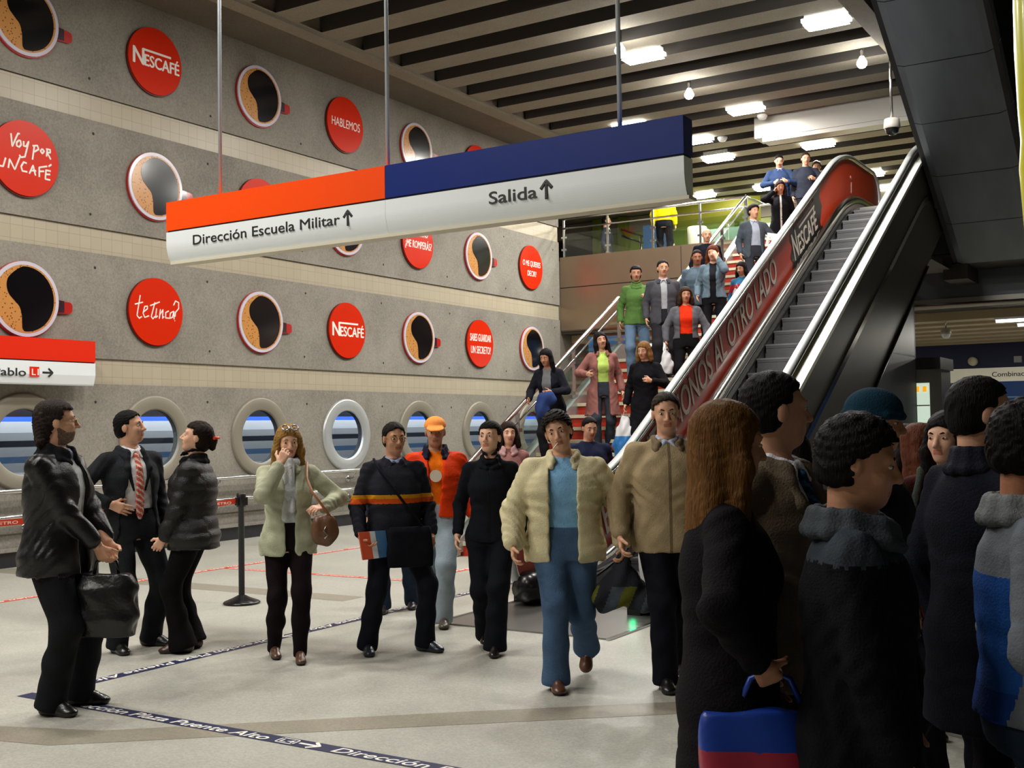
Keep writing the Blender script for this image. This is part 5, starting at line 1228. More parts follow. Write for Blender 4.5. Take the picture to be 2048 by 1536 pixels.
        if cl:
            rr = top.get('cr', 0.062); ht = top.get('ch', 0.03); mb = []
            gap = top.get('cgap', 0.5)
            for k in range(10):
                a0 = PI/2+gap+(2*PI-2*gap)*k/10; a1 = PI/2+gap+(2*PI-2*gap)*(k+1)/10
                f = lambda a: up(rr*math.cos(a), -0.012+rr*math.sin(a)+(0.03 if math.sin(a) > 0.5 else 0), 1.475+ht*0.3-0.045*max(0, math.sin(a)))
                dn = lambda a: up((rr+0.020)*math.cos(a), -0.012+(rr+0.014)*math.sin(a)+(0.03 if math.sin(a) > 0.5 else 0), 1.448-0.05*max(0, math.sin(a)))
                mb.append(Cap(dn(a0), dn(a1), 0.020*s, None, 0.02)); mb.append(Cap(f(a0), f(a1), 0.017*s, None, 0.02)); mb.append(Cap(f(a0)+(np.array([0, 0, ht])*s)@U, f(a1)+(np.array([0, 0, ht])*s)@U, 0.009*s, None, 0.02))
            if top.get('lapel'):
                for sd in (-1, 1):
                    mb += [Cap(up(0.060*sd, 0.055, 1.455), up(0.085*sd, 0.115, 1.34), 0.020*s, 0.024*s, 0.02), Cap(up(0.085*sd, 0.115, 1.34), up((op[0] if op else 0.03)*0.8*sd, 0.13, 1.18), 0.022*s, 0.008*s, 0.02)]
            sdf_mesh('collar', mb, hc, cloth(cl, 0.75), jk)
        if top.get('scol'):
            mb = []
            for k in range(10):
                a0 = PI/2+0.25+(2*PI-0.5)*k/10; a1 = PI/2+0.25+(2*PI-0.5)*(k+1)/10
                f = lambda a: up(0.056*math.cos(a), -0.006+0.058*math.sin(a)+(0.01 if math.sin(a) > 0.6 else 0), 1.49-0.03*max(0, math.sin(a)))
                mb.append(Cap(f(a0), f(a1), 0.014*s, None, 0.012))
            for sd in (-1, 1): mb.append(Cap(up(0.02*sd, 0.066, 1.46), up(0.045*sd, 0.088, 1.415), 0.013*s, 0.008*s, 0.012))
            sdf_mesh('shirt_collar', mb, hc, cloth(top['scol'], 0.7), t)
        if top.get('tie'):
            Q = [Ell(up(0, 0.082, 1.435), np.array([0.016, 0.014, 0.018])*s, U, 0.01)]
            pr = [(1.43, 0.080, 0.012), (1.34, 0.122, 0.019), (1.22, 0.132, 0.025), (1.10, 0.130, 0.030), (1.02, 0.128, 0.026), (0.985, 0.126, 0.008)]
            for (z0, y0, w0), (z1, y1, w1) in zip(pr[:-1], pr[1:]):
                for q_ in (-0.7, 0, 0.7): Q.append(Cap(up(w0*q_, y0*b_**0.5, z0), up(w1*q_, y1*b_**0.5, z1), 0.011*s, None, 0.012))
            tm = [cloth(top['tie'], 0.5), cloth(top.get('tie2', top['tie']), 0.5)]
            sdf_mesh('tie', Q, min(hc, 0.009), tm, t, None, lambda P: (np.sin((L_(P)[:, 2]*1.0-L_(P)[:, 0]*0.8)*150) > 0.35))
        if top.get('belt'):
            lv = [l for l in TW(0.016)]
            mb = MB(); zz = 1.03; a_, b2 = [np.interp(zz, [l[0] for l in lv], [l[j] for l in lv]) for j in (3, 4)]
            pts = [pel+np.array([a_*math.cos(q_), b2*math.sin(q_), (zz-0.935)*s])@U for q_ in [2*PI*k/32 for k in range(32)]]
            for k in range(32):
                p0, p1 = pts[k], pts[(k+1) % 32]; dz = np.array([0, 0, 0.018])*s@U; mb.poly([p0-dz, p1-dz, p1+dz, p0+dz])
            mb.box(-0.02*s, b2+pel[1]-0.004, zz*s-0.02*s, 0.02*s, b2+pel[1]+0.006, zz*s+0.02*s, 1); mb.build('belt', [M_BLACKG, M_STEEL], t)
    for e in extras:
        if e[0] == 'cap':
            m_ = cloth(e[1], 0.7)
            Q = [Ell(HP(0, -0.012, 0.055), np.array([0.092, 0.110, 0.082])*s, Hd, 0.02), Fn(lambda P: (lambda L: (L[:, 2]-0.045)*s)(((P-hcn)@Hd.T)/s), hcn-0.3, hcn+0.3, 0.006, '-'),
                 Ell(HP(0, 0.115, 0.050), np.array([0.075, 0.075, 0.012])*s, frame(0, 0.25, 0, Hd), 0.012)]
            sdf_mesh('cap', Q, hb, m_, t)
        if e[0] == 'beanie':
            Q = [Ell(HP(0, -0.012, 0.055), np.array([0.096, 0.114, 0.090])*s, Hd, 0.02), Fn(lambda P: (lambda L: (L[:, 2]-0.03)*s)(((P-hcn)@Hd.T)/s), hcn-0.3, hcn+0.3, 0.006, '-')]
            Q += [Cap(HP(0.094*math.cos(a), -0.012+0.112*math.sin(a), 0.036), HP(0.094*math.cos(a+0.63), -0.012+0.112*math.sin(a+0.63), 0.036), 0.014*s, None, 0.01) for a in [2*PI*k/10 for k in range(10)]]
            sdf_mesh('beanie', Q, hb, cloth(e[1], 0.9), t)
        if e[0] == 'clip':
            mb = MB(); mb.tube([HP(0.05, -0.13, 0.03), HP(0.0, -0.16, 0.04), HP(-0.05, -0.13, 0.03)], 0.012*s, 8); mb.build('hair_clip', mat('clip_red', (220, 60, 40), 0.3), t)
        if e[0] == 'cigarette':
            mb = MB(); mb.tube([HP(0.008, 0.085, -0.056), HP(0.045, 0.135, -0.085)], 0.0045*s, 8); mb.build('cigarette', mat('cigarette_white', (236, 230, 216), 0.6), t)
        if e[0] == 'shades':
            mb = MB()
            for sd in (-1, 1): mb.tube([HP(0.034*sd+0.026*math.cos(a), 0.072-0.02*math.sin(a), 0.118+0.016*math.sin(a)) for a in [2*PI*k/12 for k in range(12)]], 0.006*s, 6, closed=True)
            mb.tube([HP(-0.01, 0.075, 0.118), HP(0.01, 0.075, 0.118)], 0.004*s, 6); mb.build('sunglasses', mat('shade_glass', (150, 150, 156), 0.15, 0.6), t)
        if e[0] == 'scarf':
            Q = [Cap(up(0.07*math.cos(a), -0.005+0.075*math.sin(a), 1.475), up(0.07*math.cos(a+0.63), -0.005+0.075*math.sin(a+0.63), 1.475), 0.030*s, None, 0.02) for a in [2*PI*k/10 for k in range(10)]]
            Q += [Cap(up(0.02, 0.09, 1.44), up(0.035, 0.135, 1.08), 0.026*s, 0.030*s, 0.02), Cap(up(-0.02, 0.09, 1.44), up(-0.02, 0.14, 1.14), 0.024*s, 0.026*s, 0.02)]
            sdf_mesh('scarf', Q, hc, cloth(e[1], 0.8), t, lambda P: 0.004*np.sin(120*P[:, 0]))
        if e[0] == 'backpack':
            Q = [Ell(up(0, -0.20, 1.24), np.array([0.15, 0.09, 0.21])*s, U, 0.02), Ell(up(0, -0.27, 1.16), np.array([0.11, 0.05, 0.10])*s, U, 0.02)]
            for sd in (-1, 1): Q += [Cap(up(0.10*sd, -0.13, 1.40), up(0.12*sd, 0.0, 1.475), 0.020*s, None, 0.02), Cap(up(0.12*sd, 0.0, 1.475), up(0.13*sd, 0.145, 1.30), 0.020*s, None, 0.02), Cap(up(0.13*sd, 0.145, 1.30), up(0.17*sd, 0.02, 1.08), 0.016*s, None, 0.02)]
            sdf_mesh('backpack_straps', Q[2:], hc, cloth(e[2] if len(e) > 2 else e[1], 0.8), t)
        if e[0] == 'print':
            mb = MB(); P0 = up(0, 0.155, 1.27); mb.tube([P0, P0+(np.array([0, 0.006, 0])*s)@U], 0.05*s, 18); mb.build('shirt_print', mat('print_white', (230, 214, 190), 0.6), t)
        if e[0] == 'badge':
            mb = MB(); P0 = up(*e[1]); mb.box(P0[0]-0.012, P0[1]-0.006, P0[2]-0.01, P0[0]+0.012, P0[1]+0.006, P0[2]+0.01); mb.build('logo_patch', mat('lime_patch', (140, 200, 30), 0.6), t)
    a = ang-PI/2; ca, sa = math.cos(a), math.sin(a)
    def world(v): return Vector((loc[0]+v[0]*ca-v[1]*sa, loc[1]+v[0]*sa+v[1]*ca, loc[2]+v[2]))
    t.update_tag() if False else None
    return dict(root=t, r=world(wr['r']+hdir['r']*0.07*s), l=world(wr['l']+hdir['l']*0.07*s), sl=world(sh['l']), sr=world(sh['r']), ang=a, head=world(hcn), w=world)
# ================================================================== PEOPLE STANDING AND WALKING IN THE HALL
W_ = {}
DK = (20, 20, 24)
W_['leather'] = person('person in a black leather jacket holding a black briefcase, standing at the left', (-5.71, 4.19, 0), 62, 1.80, 0, build=1.16, head=(28, -3, 0), skn='mid',
    hair=('swept', (54, 43, 38)), beard=(112, 88, 74), glasses=True, lean=1,
    feet={'r': dict(x=0.10, y=0.02, yaw=-0.25), 'l': dict(x=-0.13, y=0.06, yaw=0.2)},
    hands={'r': dict(p=(0.035, 0.30, 0.865), pole=(0.7, -0.8, -0.2), curl=1.1, d=(-0.25, 0.35, -0.9), n=(-1, 0.3, 0)), 'l': dict(p=(-0.035, 0.31, 0.875), pole=(-0.7, -0.8, -0.2), curl=1.1, d=(0.25, 0.35, -0.9), n=(1, 0.3, 0))},
    top=dict(c=(22, 22, 25), rough=0.34, bump=0.15, hem=0.79, off=0.030, sl=0.024, open=(0.055, 0.035, 0.80), wmid=0.05, shirt=(212, 214, 218), collar=(22, 22, 25), cr=0.075, ch=0.025, flare=0.12, amp=0.007, scol=(150, 160, 180), name='leather_jacket'), legs=dict(c=(28, 29, 33), flare=0.085, loose=0.016), shoes=(20, 18, 18))
W_['suit'] = person('person in a dark open suit with striped tie, hand on hip', (-6.81, 5.63, 0), 28, 1.77, 0, build=1.08, head=(38, -8, 0), skn='mid', hair=('short', (16, 14, 14)),
    feet={'r': dict(x=0.13, y=0.04, yaw=-0.1), 'l': dict(x=-0.16, y=-0.02, yaw=0.6)},
    hands={'r': dict(p=(0.20, 0.085, 1.055), pole=(1, -0.55, 0.1), curl=0.35, d=(-0.75, 0.55, -0.35), n=(-0.4, -0.8, 0)), 'l': dict(p=(-0.26, 0.05, 0.86), curl=0.6)},
    top=dict(c=(34, 36, 40), rough=0.7, hem=0.80, off=0.026, sl=0.018, open=(0.055, 0.17, 0.81), wmid=0.165, shirt=(232, 232, 234), scol=(236, 236, 238), tie=(196, 92, 76), tie2=(222, 190, 178), belt=True, collar=(34, 36, 40), lapel=True, cr=0.082, ch=0.008, cgap=0.8, flare=0.16, name='suit_jacket'),
    legs=dict(c=(32, 34, 38), flare=0.078, loose=0.012), shoes=(18, 16, 16))
W_['puffer'] = person('person in a black quilted jacket with hair in a bun, facing left', (-6.36, 5.82, 0), -103, 1.68, 0, True, 1.12, head=(10, -14, 0), skn='light', hair=('bun', (38, 24, 18)),
    feet={'r': dict(x=0.09, y=0.03), 'l': dict(x=-0.09, y=0.06)},
    hands={'l': dict(p=(-0.18, 0.20, 0.80), pole=(-0.5, -1, 0), curl=0.8, d=(0.1, 0.6, -0.8)), 'r': dict(p=(0.2, 0.15, 0.84))},
    top=dict(c=(16, 16, 18), rough=0.42, hem=0.80, off=0.050, sl=0.036, quilt=True, collar=(16, 16, 18), cr=0.075, ch=0.05, flare=0.06, name='quilted_jacket'), legs=dict(c=(16, 15, 17), flare=0.105, loose=0.006), shoes=(70, 42, 30),
    extras=[('clip',), ('badge', (-0.20, 0.03, 1.36))])
W_['blonde'] = person('person with long blonde hair in a pale green jacket, hand raised to the mouth', (-5.55, 5.94, 0), 6, 1.66, 0, True, 1.05, head=(4, 8, 0), skn='light', hair=('long', (186, 140, 72)),
    feet={'r': dict(x=0.10, y=-0.10, yaw=0.05), 'l': dict(x=-0.06, y=0.16, yaw=-0.05)},
    hands={'r': dict(p=(0.075, 0.215, 1.425), pole=(0.55, 0.1, -1), curl=1.0, d=(-0.4, -0.1, 0.9), n=(-0.3, -0.9, 0.1)), 'l': dict(p=(-0.23, 0.19, 1.10), pole=(-0.9, -0.4, -0.4), curl=1.35, d=(0.75, 0.6, 0.0), n=(0.2, -0.3, -0.9))},
    top=dict(c=(178, 180, 154), hem=0.80, off=0.026, sl=0.026, open=(0.045, 0.05, 0.82), wmid=0.035, shirt=(206, 212, 218), collar=(176, 178, 154), cr=0.075, ch=0.012, cgap=0.7, flare=0.10, amp=0.007, name='jacket'), legs=dict(c=(26, 18, 22), flare=0.048, loose=-0.002), shoes=(92, 62, 44), extras=[('shades',), ('scarf', (214, 218, 222))])
W_['stripe'] = person('person in a charcoal sweater with a yellow and orange chest stripe, carrying a magazine', (-5.05, 6.50, 0), 8, 1.66, 0, build=1.10, head=(12, 2, 0), skn='tan', hair=('short', (24, 20, 18)), glasses=True,
    feet={'r': dict(x=0.22, y=0.06, yaw=0.0), 'l': dict(x=-0.20, y=0.10, yaw=0.75)},
    hands={'r': dict(p=(0.27, 0.16, 0.875), pole=(0.8, -1, 0), curl=0.9, d=(-0.55, 0.45, -0.6), n=(-0.3, 0.2, 0.8)), 'l': dict(p=(-0.27, 0.08, 0.86), curl=0.9)},
    top=dict(c=(38, 38, 46), hem=0.84, off=0.030, sl=0.020, flare=0.06, amp=0.007, bands=[(1.185, 1.215, (206, 140, 30)), (1.15, 1.185, (206, 84, 30))], bx=0.5, collar=(38, 38, 46), cr=0.06, ch=0.008, scol=(150, 160, 196), name='sweater'), legs=dict(c=(22, 24, 32), flare=0.078, loose=0.004), shoes=(26, 34, 46))
W_['cap'] = person('person in an orange cap, orange jacket and pale jeans', (-5.45, 7.57, 0), 0, 1.72, 1, build=1.12, head=(0, 6, 0), skn='tan', hair=('cap', (26, 20, 18)),
    feet={'r': dict(x=0.08, y=-0.20, z=0.0, yaw=0.0), 'l': dict(x=-0.05, y=0.20, yaw=0)},
    hands={'l': dict(p=(-0.30, 0.0, 0.87)), 'r': dict(p=(0.27, 0.10, 0.87))},
    top=dict(c=(226, 62, 18), hem=0.93, off=0.034, sl=0.024, open=(0.07, 0.012, 1.0), wmid=0.03, shirt=(240, 116, 16), shirt_name='t_shirt', collar=(28, 28, 48), cr=0.085, ch=0.03, cgap=0.75, amp=0.008, rough=0.6, flare=0.0), legs=dict(c=(150, 164, 174), flare=0.074, loose=0.012), shoes=(84, 76, 66), extras=[('cap', (246, 150, 74)), ('print',)])
W_['blackw'] = person('person in a black zipped jacket and black trousers with sneakers, looking to the side', (-4.45, 6.85, 0), -4, 1.67, 0, True, 1.0, head=(-16, -6, 0), skn='light', hair=('bun', (26, 20, 18)),
    feet={'r': dict(x=0.06, y=-0.16, yaw=0.0, z=0.03), 'l': dict(x=-0.03, y=0.20, yaw=0)},
    hands={'r': dict(p=(0.25, 0.04, 0.85), curl=0.8), 'l': dict(p=(-0.23, -0.02, 0.86), curl=0.9)},
    top=dict(c=(22, 24, 30), hem=0.86, off=0.020, sl=0.012, collar=(18, 20, 26), cr=0.058, ch=0.055, cgap=0.3, flare=0.08, seam=(12, 12, 14), name='jacket'), legs=dict(c=(20, 22, 28), flare=0.088, loose=0.010), shoes=(22, 20, 22))
W_['cream'] = person('person in an open cream jacket over a sky blue sweater and jeans, cigarette in mouth', (-3.49, 6.21, 0), -2, 1.73, 0, build=1.22, head=(-4, 4, 14), skn='mid', hair=('full', (34, 26, 22)), lean=2,
    feet={'r': dict(x=0.06, y=0.24, yaw=0.2), 'l': dict(x=-0.12, y=-0.26, z=0.10, yaw=-0.05, pitch=0.75)},
    hands={'r': dict(p=(0.31, 0.16, 0.86), pole=(0.9, -1, 0), curl=0.9), 'l': dict(p=(-0.36, 0.06, 0.86), pole=(-0.9, -0.8, 0), curl=1.3)},
    top=dict(c=(206, 196, 158), hem=0.82, off=0.046, sl=0.046, open=(0.085, 0.10, 0.83), wmid=0.088, shirt=(124, 172, 210), shirt_name='sweater', collar=(206, 196, 160), cr=0.088, ch=0.020, cgap=0.75, flare=0.02, amp=0.008), legs=dict(c=(68, 92, 122), flare=0.088, loose=0.012), shoes=(86, 54, 36), extras=[('cigarette',)])
W_['beige'] = person('person in a closed beige jacket with a pale blue shirt collar and dark trousers', (-2.90, 6.47, 0), 4, 1.82, 0, build=1.10, head=(0, 4, 2), skn='mid', hair=('short', (52, 38, 30)),
    feet={'r': dict(x=0.05, y=0.16, yaw=0.1), 'l': dict(x=-0.08, y=-0.16, yaw=0, z=0.03)},
    hands={'r': dict(p=(0.29, 0.13, 0.87), pole=(0.9, -1, 0), curl=0.9), 'l': dict(p=(-0.28, 0.05, 0.86))},
    top=dict(c=(160, 142, 110), hem=0.82, off=0.040, sl=0.028, collar=(116, 100, 78), cr=0.08, ch=0.008, cgap=0.75, scol=(176, 188, 214), flare=0.04, amp=0.008, seam=(112, 96, 74), sw=0.006), legs=dict(c=(20, 20, 28), flare=0.076, loose=0.008), shoes=(18, 16, 16))
W_['behind'] = person('person in dark jeans mostly hidden behind the striped sweater', (-6.16, 7.92, 0), 0, 1.62, 2, head=(0, 0, 0), skn='tan', hair=('short', (26, 22, 20)), feet={'r': dict(x=0.10, y=0.12), 'l': dict(x=-0.16, y=-0.1, yaw=0)},
    top=dict(c=(40, 42, 52), hem=0.86), legs=dict(c=(34, 46, 64), flare=0.07), shoes=(40, 40, 44))
W_['pinkbehind'] = person('person in a pinkish top whose head shows behind the black zipped jacket', (-6.05, 9.65, 0), 0, 1.655, 2, True, head=(10, 0, 0), skn='light', hair=('bob', (48, 32, 28)), top=dict(c=(150, 104, 100), hem=0.84, collar=(190, 150, 150), cr=0.07, ch=0.03), legs=dict(c=(30, 30, 38)))
W_['navy'] = person('person in navy partly hidden behind the cream jacket at the foot of the stairs', (-5.78, 10.85, 0), 10, 1.70, 2, build=1.1, head=(10, 12, 0), skn='mid', hair=('short', (30, 24, 22)), top=dict(c=(32, 38, 62), hem=0.8, off=0.03, sl=0.02), legs=dict(c=(28, 30, 40)))

# ================================================================== PEOPLE ON THE STAIRS AND THE MEZZANINE
def st(Y): return base_z(Y)
GS = 'people coming down the staircase'
def step_z(Y):
    if Y < 16.1: return (math.floor((Y-11.6)/0.3)+1)*2.6/15
    if Y < 17.6: return 2.6
    return 2.6+(math.floor((Y-17.6)/0.284)+1)*2.62/15
def onstair(key, label, X, Y, beta, H, q=2, **kw):
    z = step_z(Y) if Y < 21.86 else FZ
    if 'feet' not in kw:
        kw['feet'] = {'r': dict(x=0.09, y=0.02, z=0.0), 'l': dict(x=-0.09, y=-0.12, z=0.0)} if Y < 16 or Y > 17.6 else {}
    W_[key] = person(label, (X, Y, z), beta, H, q, group=GS, **kw)
onstair('rail', 'person with long dark hair leaning on the left stair rail', -7.55, 13.15, -20, 1.62, woman=True, lean=16, head=(-8, 18, 0), skn='tan', hair=('long', (22, 18, 20)), hands={'r': dict(p=(0.22, 0.36, 0.96), pole=(0.6, -0.8, -0.4)), 'l': dict(p=(-0.12, 0.34, 1.06), pole=(-0.8, -0.6, -0.4), curl=0.9)},
    top=dict(c=(30, 32, 40), hem=0.78, off=0.03, sl=0.022, open=(0.06, 0.10, 0.8), wmid=0.08, shirt=(120, 122, 126)), legs=dict(c=(34, 34, 40)))
onstair('pink', 'person in a long dusty pink coat over a lime top, walking down the stairs', -7.04, 13.63, 8, 1.66, woman=True, head=(10, -2, 10), skn='mid', hair=('long', (30, 22, 22)), hands={'r': dict(p=(0.24, 0.22, 1.10), pole=(0.7, -0.8, -0.4), curl=0.9), 'l': dict(p=(-0.28, 0.02, 0.86))},
    top=dict(c=(146, 98, 92), hem=0.56, off=0.034, sl=0.022, open=(0.075, 0.10, 0.57), wmid=0.085, shirt=(184, 212, 106), flare=0.18, name='coat', collar=(146, 98, 92), cr=0.08, ch=0.012, cgap=0.8), legs=dict(c=(58, 64, 74), flare=0.075))
onstair('bcoat', 'person with straight blonde hair in a black coat carrying plastic bags down the stairs', -6.22, 13.25, -14, 1.64, woman=True, head=(-14, 12, 0), skn='mid', hair=('bob', (158, 112, 62)), hands={'l': dict(p=(-0.14, 0.26, 1.16), pole=(-0.8, -0.5, -0.6), curl=1.2), 'r': dict(p=(0.27, 0.05, 0.85), curl=1.2)},
    top=dict(c=(20, 20, 24), hem=0.60, off=0.034, sl=0.022, flare=0.14, name='coat'), legs=dict(c=(20, 20, 24)))
onstair('green', 'person in a green turtleneck sweater and blue jeans at the left of the stairs', -7.38, 15.45, 4, 1.75, woman=True, head=(0, 4, 0), skn='tan', hair=('tail', (26, 20, 18)), hands={'l': dict(p=(-0.16, 0.20, 1.20), pole=(-0.9, -0.4, -0.5), curl=1.2, d=(0.6, 0.5, 0.4)), 'r': dict(p=(0.25, 0.02, 0.86))},
    top=dict(c=(88, 122, 64), hem=0.86, off=0.026, sl=0.018, collar=(88, 122, 64), cr=0.062, ch=0.045, cgap=0.1, name='sweater', amp=0.006), legs=dict(c=(104, 130, 158), flare=0.068, loose=0.006))
onstair('gsuit', 'person in a grey suit jacket and pale shirt beside the green sweater', -6.90, 15.36, 6, 1.78, head=(6, 2, 0), skn='mid', hair=('short', (34, 28, 26)), top=dict(c=(76, 76, 82), hem=0.80, off=0.028, sl=0.02, open=(0.05, 0.07, 0.85), wmid=0.04, shirt=(176, 178, 184), scol=(196, 196, 208), collar=(76, 76, 82), cr=0.08, ch=0.008, cgap=0.8), legs=dict(c=(44, 44, 48), flare=0.075, loose=0.008))
onstair('redt', 'person in a grey jacket over a bright red top on the stairs', -6.28, 14.73, 0, 1.62, woman=True, build=1.1, head=(8, 4, 0), skn='tan', hair=('bob', (70, 44, 28)), hands={'r': dict(p=(0.30, 0.1, 0.88), pole=(0.9, -0.8, 0)), 'l': dict(p=(-0.30, 0.1, 0.88), pole=(-0.9, -0.8, 0))},
    top=dict(c=(96, 98, 104), hem=0.96, off=0.03, sl=0.022, open=(0.09, 0.09, 0.97), wmid=0.09, shirt=(232, 52, 20), shirt_name='top'), legs=dict(c=(22, 22, 24)))
onstair('denimr', 'person with red hair in a denim jacket, hand over the face, on the stairs', -6.42, 16.15, -6, 1.70, woman=True, head=(-8, 8, 0), skn='light', hair=('long', (122, 60, 34)), hands={'l': dict(p=(-0.07, 0.19, 1.50), pole=(-0.6, 0.1, -1), curl=0.7, d=(0.35, -0.1, 0.9), n=(0.3, -0.9, 0)), 'r': dict(p=(0.24, 0.12, 0.92))},
    top=dict(c=(104, 124, 138), hem=0.92, off=0.03, sl=0.022, open=(0.05, 0.06, 0.93), wmid=0.045, shirt=(30, 30, 34), amp=0.007), legs=dict(c=(24, 24, 28)))
onstair('denimm', 'person in a faded blue jacket behind the left shoulder of the red haired person', -6.86, 16.57, 0, 1.72, head=(6, 8, 0), skn='dark', hair=('short', (40, 24, 26)), top=dict(c=(84, 98, 112), hem=0.86, off=0.03, sl=0.02), legs=dict(c=(40, 44, 54)))
onstair('bald', 'person with shaved head in a black jacket on the upper flight', -7.56, 18.73, 10, 1.75, q=3, head=(0, 8, 0), skn='mid', hair=('bald', (60, 48, 40)), top=dict(c=(20, 22, 32), hem=0.82, off=0.034, sl=0.024), legs=dict(c=(26, 26, 32)))
onstair('greyj', 'person in a grey jacket over a pale shirt holding white papers on the upper flight', -6.81, 19.04, 18, 1.78, q=3, head=(14, 2, 0), skn='mid', hair=('full', (30, 24, 22)), hands={'l': dict(p=(-0.24, 0.24, 1.05), pole=(-0.8, -0.6, -0.3), curl=1.1)}, top=dict(c=(68, 76, 84), hem=0.82, off=0.03, sl=0.02, open=(0.06, 0.12, 0.83), wmid=0.10, shirt=(160, 170, 186), scol=(176, 186, 200)), legs=dict(c=(48, 50, 58)))
onstair('small', 'short person in a blue and red top half hidden by the escalator handrail', -6.31, 17.09, -10, 1.55, q=3, woman=True, head=(-20, 14, 0), skn='tan', hair=('bob', (26, 20, 20)), top=dict(c=(46, 96, 130), hem=0.84, bands=[(1.20, 1.34, (150, 34, 44))]), legs=dict(c=(30, 30, 40)))
onstair('wtop', 'person in a long black coat with a pale zip near the top of the stairs', -6.74, 20.30, 4, 1.72, q=3, woman=True, head=(6, 10, 0), skn='tan', hair=('long', (40, 26, 22)), hands={'r': dict(p=(0.12, 0.16, 1.48), pole=(0.8, 0.1, -0.8), curl=0.7, d=(-0.5, -0.1, 0.8)), 'l': dict(p=(-0.24, 0.05, 0.88))},
    top=dict(c=(20, 20, 24), hem=0.60, off=0.03, sl=0.02, seam=(200, 196, 190), sw=0.010, name='coat'), legs=dict(c=(22, 22, 26)))
onstair('bsweat', 'person in a blue sweater looking down at the top of the stairs', -7.11, 21.41, 4, 1.78, q=3, head=(-4, 24, 0), skn='mid', hair=('short', (20, 18, 20)), hands={'r': dict(p=(0.12, 0.24, 1.12), pole=(0.9, -0.4, -0.4), curl=1.0), 'l': dict(p=(-0.12, 0.24, 1.14), pole=(-0.9, -0.4, -0.4), curl=1.0)}, top=dict(c=(44, 60, 92), hem=0.86, off=0.03, sl=0.022, scol=(150, 160, 190), name='sweater'), legs=dict(c=(30, 32, 40)))
onstair('m2', 'person in a dark vest with grey sleeves at the top of the stairs', -6.62, 21.5, 6, 1.76, q=3, head=(4, 10, 0), skn='mid', hair=('short', (60, 42, 34)), hands={'l': dict(p=(-0.14, 0.22, 1.16), pole=(-0.9, -0.4, -0.4), curl=1.0)}, top=dict(c=(46, 50, 62), hem=0.86, off=0.03, sl=0.02), legs=dict(c=(34, 34, 40)))
onstair('m3', 'person with brown hair just visible above the escalator handrail at the top', -6.84, 22.95, 0, 1.72, q=3, head=(0, 8, 0), skn='mid', hair=('full', (74, 46, 32)), top=dict(c=(26, 26, 32), hem=0.84), legs=dict(c=(34, 34, 40)))
W_['yellow'] = person('person in a bright yellow jacket on the mezzanine, half hidden by the hanging sign', (-10.5, 23.5, FZ), 172, 1.74, 3, top=dict(c=(236, 216, 20), hem=0.98, off=0.035, sl=0.028, amp=0.007), legs=dict(c=(22, 22, 28), flare=0.075, loose=0.01), hair=('short', (26, 22, 20)), head=(0, 0, 0))
W_['msuit'] = person('person in a dark suit in profile at the left of the mezzanine', (-11.95, 23.5, 4.72), 80, 1.74, 3, top=dict(c=(50, 54, 64), hem=0.8, off=0.03, sl=0.02, scol=(230, 232, 238), open=(0.05, 0.04, 0.9), shirt=(226, 228, 234)), legs=dict(c=(44, 48, 58)), hair=('short', (20, 18, 18)))
W_['child'] = person('small person in yellow with dark hair beside the kiosk on the mezzanine', (-12.1, 27.6, FZ), 0, 1.18, 3, build=1.1, top=dict(c=(206, 196, 40), hem=0.8), legs=dict(c=(40, 40, 44)), hair=('short', (22, 18, 18)))

# ================================================================== THE CROWD AT THE RIGHT
GC = 'crowd passing at the right'
W_['taupe'] = person('person in a taupe suit jacket with white collar and blue tie, turned right', (-1.20, 3.52, 0), 62, 1.765, 0, build=1.08, head=(48, -2, 0), skn='mid', hair=('short', (24, 18, 20)), group=GC,
    top=dict(c=(104, 92, 76), hem=0.79, off=0.03, sl=0.02, open=(0.05, 0.03, 1.06), wmid=0.03, shirt=(226, 228, 236), scol=(230, 232, 240), tie=(30, 46, 74), tie2=(56, 92, 128), collar=(104, 92, 76), lapel=True, cr=0.085, ch=0.008, cgap=0.85, name='suit_jacket'), legs=dict(c=(44, 40, 36)), shoes=DK)
W_['blurblond'] = person('person with long light brown hair in a dark coat carrying a blue bag', (-1.17, 2.99, 0), 96, 1.665, 1, True, build=0.95, head=(14, 6, 0), skn='tan', hair=('long', (126, 84, 40)), group=GC, hands={'r': dict(p=(0.22, 0.06, 1.01), pole=(1.0, -0.45, 0), curl=1.3), 'l': dict(p=(-0.2, 0.1, 0.86))},
    top=dict(c=(20, 18, 22), hem=0.66, off=0.03, sl=0.018, name='coat'), legs=dict(c=(20, 18, 22)), shoes=DK)
W_['hood'] = person('person with short dark hair in a black coat with grey hood, crossing in front', (-0.80, 2.93, 0), 92, 1.61, 1, build=1.05, head=(-6, 8, 0), skn='tan', hair=('full', (20, 16, 18)), group=GC, hands={'r': dict(p=(0.24, 0.10, 0.78), curl=1.0), 'l': dict(p=(-0.22, 0.1, 0.84))},
    top=dict(c=(18, 18, 22), hem=0.62, off=0.036, sl=0.024, collar=(66, 72, 78), cr=0.10, ch=0.02, cgap=0.5, name='coat', bands=[(1.37, 1.60, (54, 60, 68))]), legs=dict(c=(18, 18, 22)), shoes=DK)
W_['bluecap'] = person('person in a dark teal knitted cap behind the crowd', (-1.14, 4.47, 0), 80, 1.72, 1, head=(0, 4, 0), skn='tan', hair=('cap', (30, 24, 22)), group=GC, extras=[('beanie', (22, 50, 66))], top=dict(c=(30, 30, 36), hem=0.8, off=0.03, sl=0.02), legs=dict(c=(24, 24, 30)), shoes=DK)
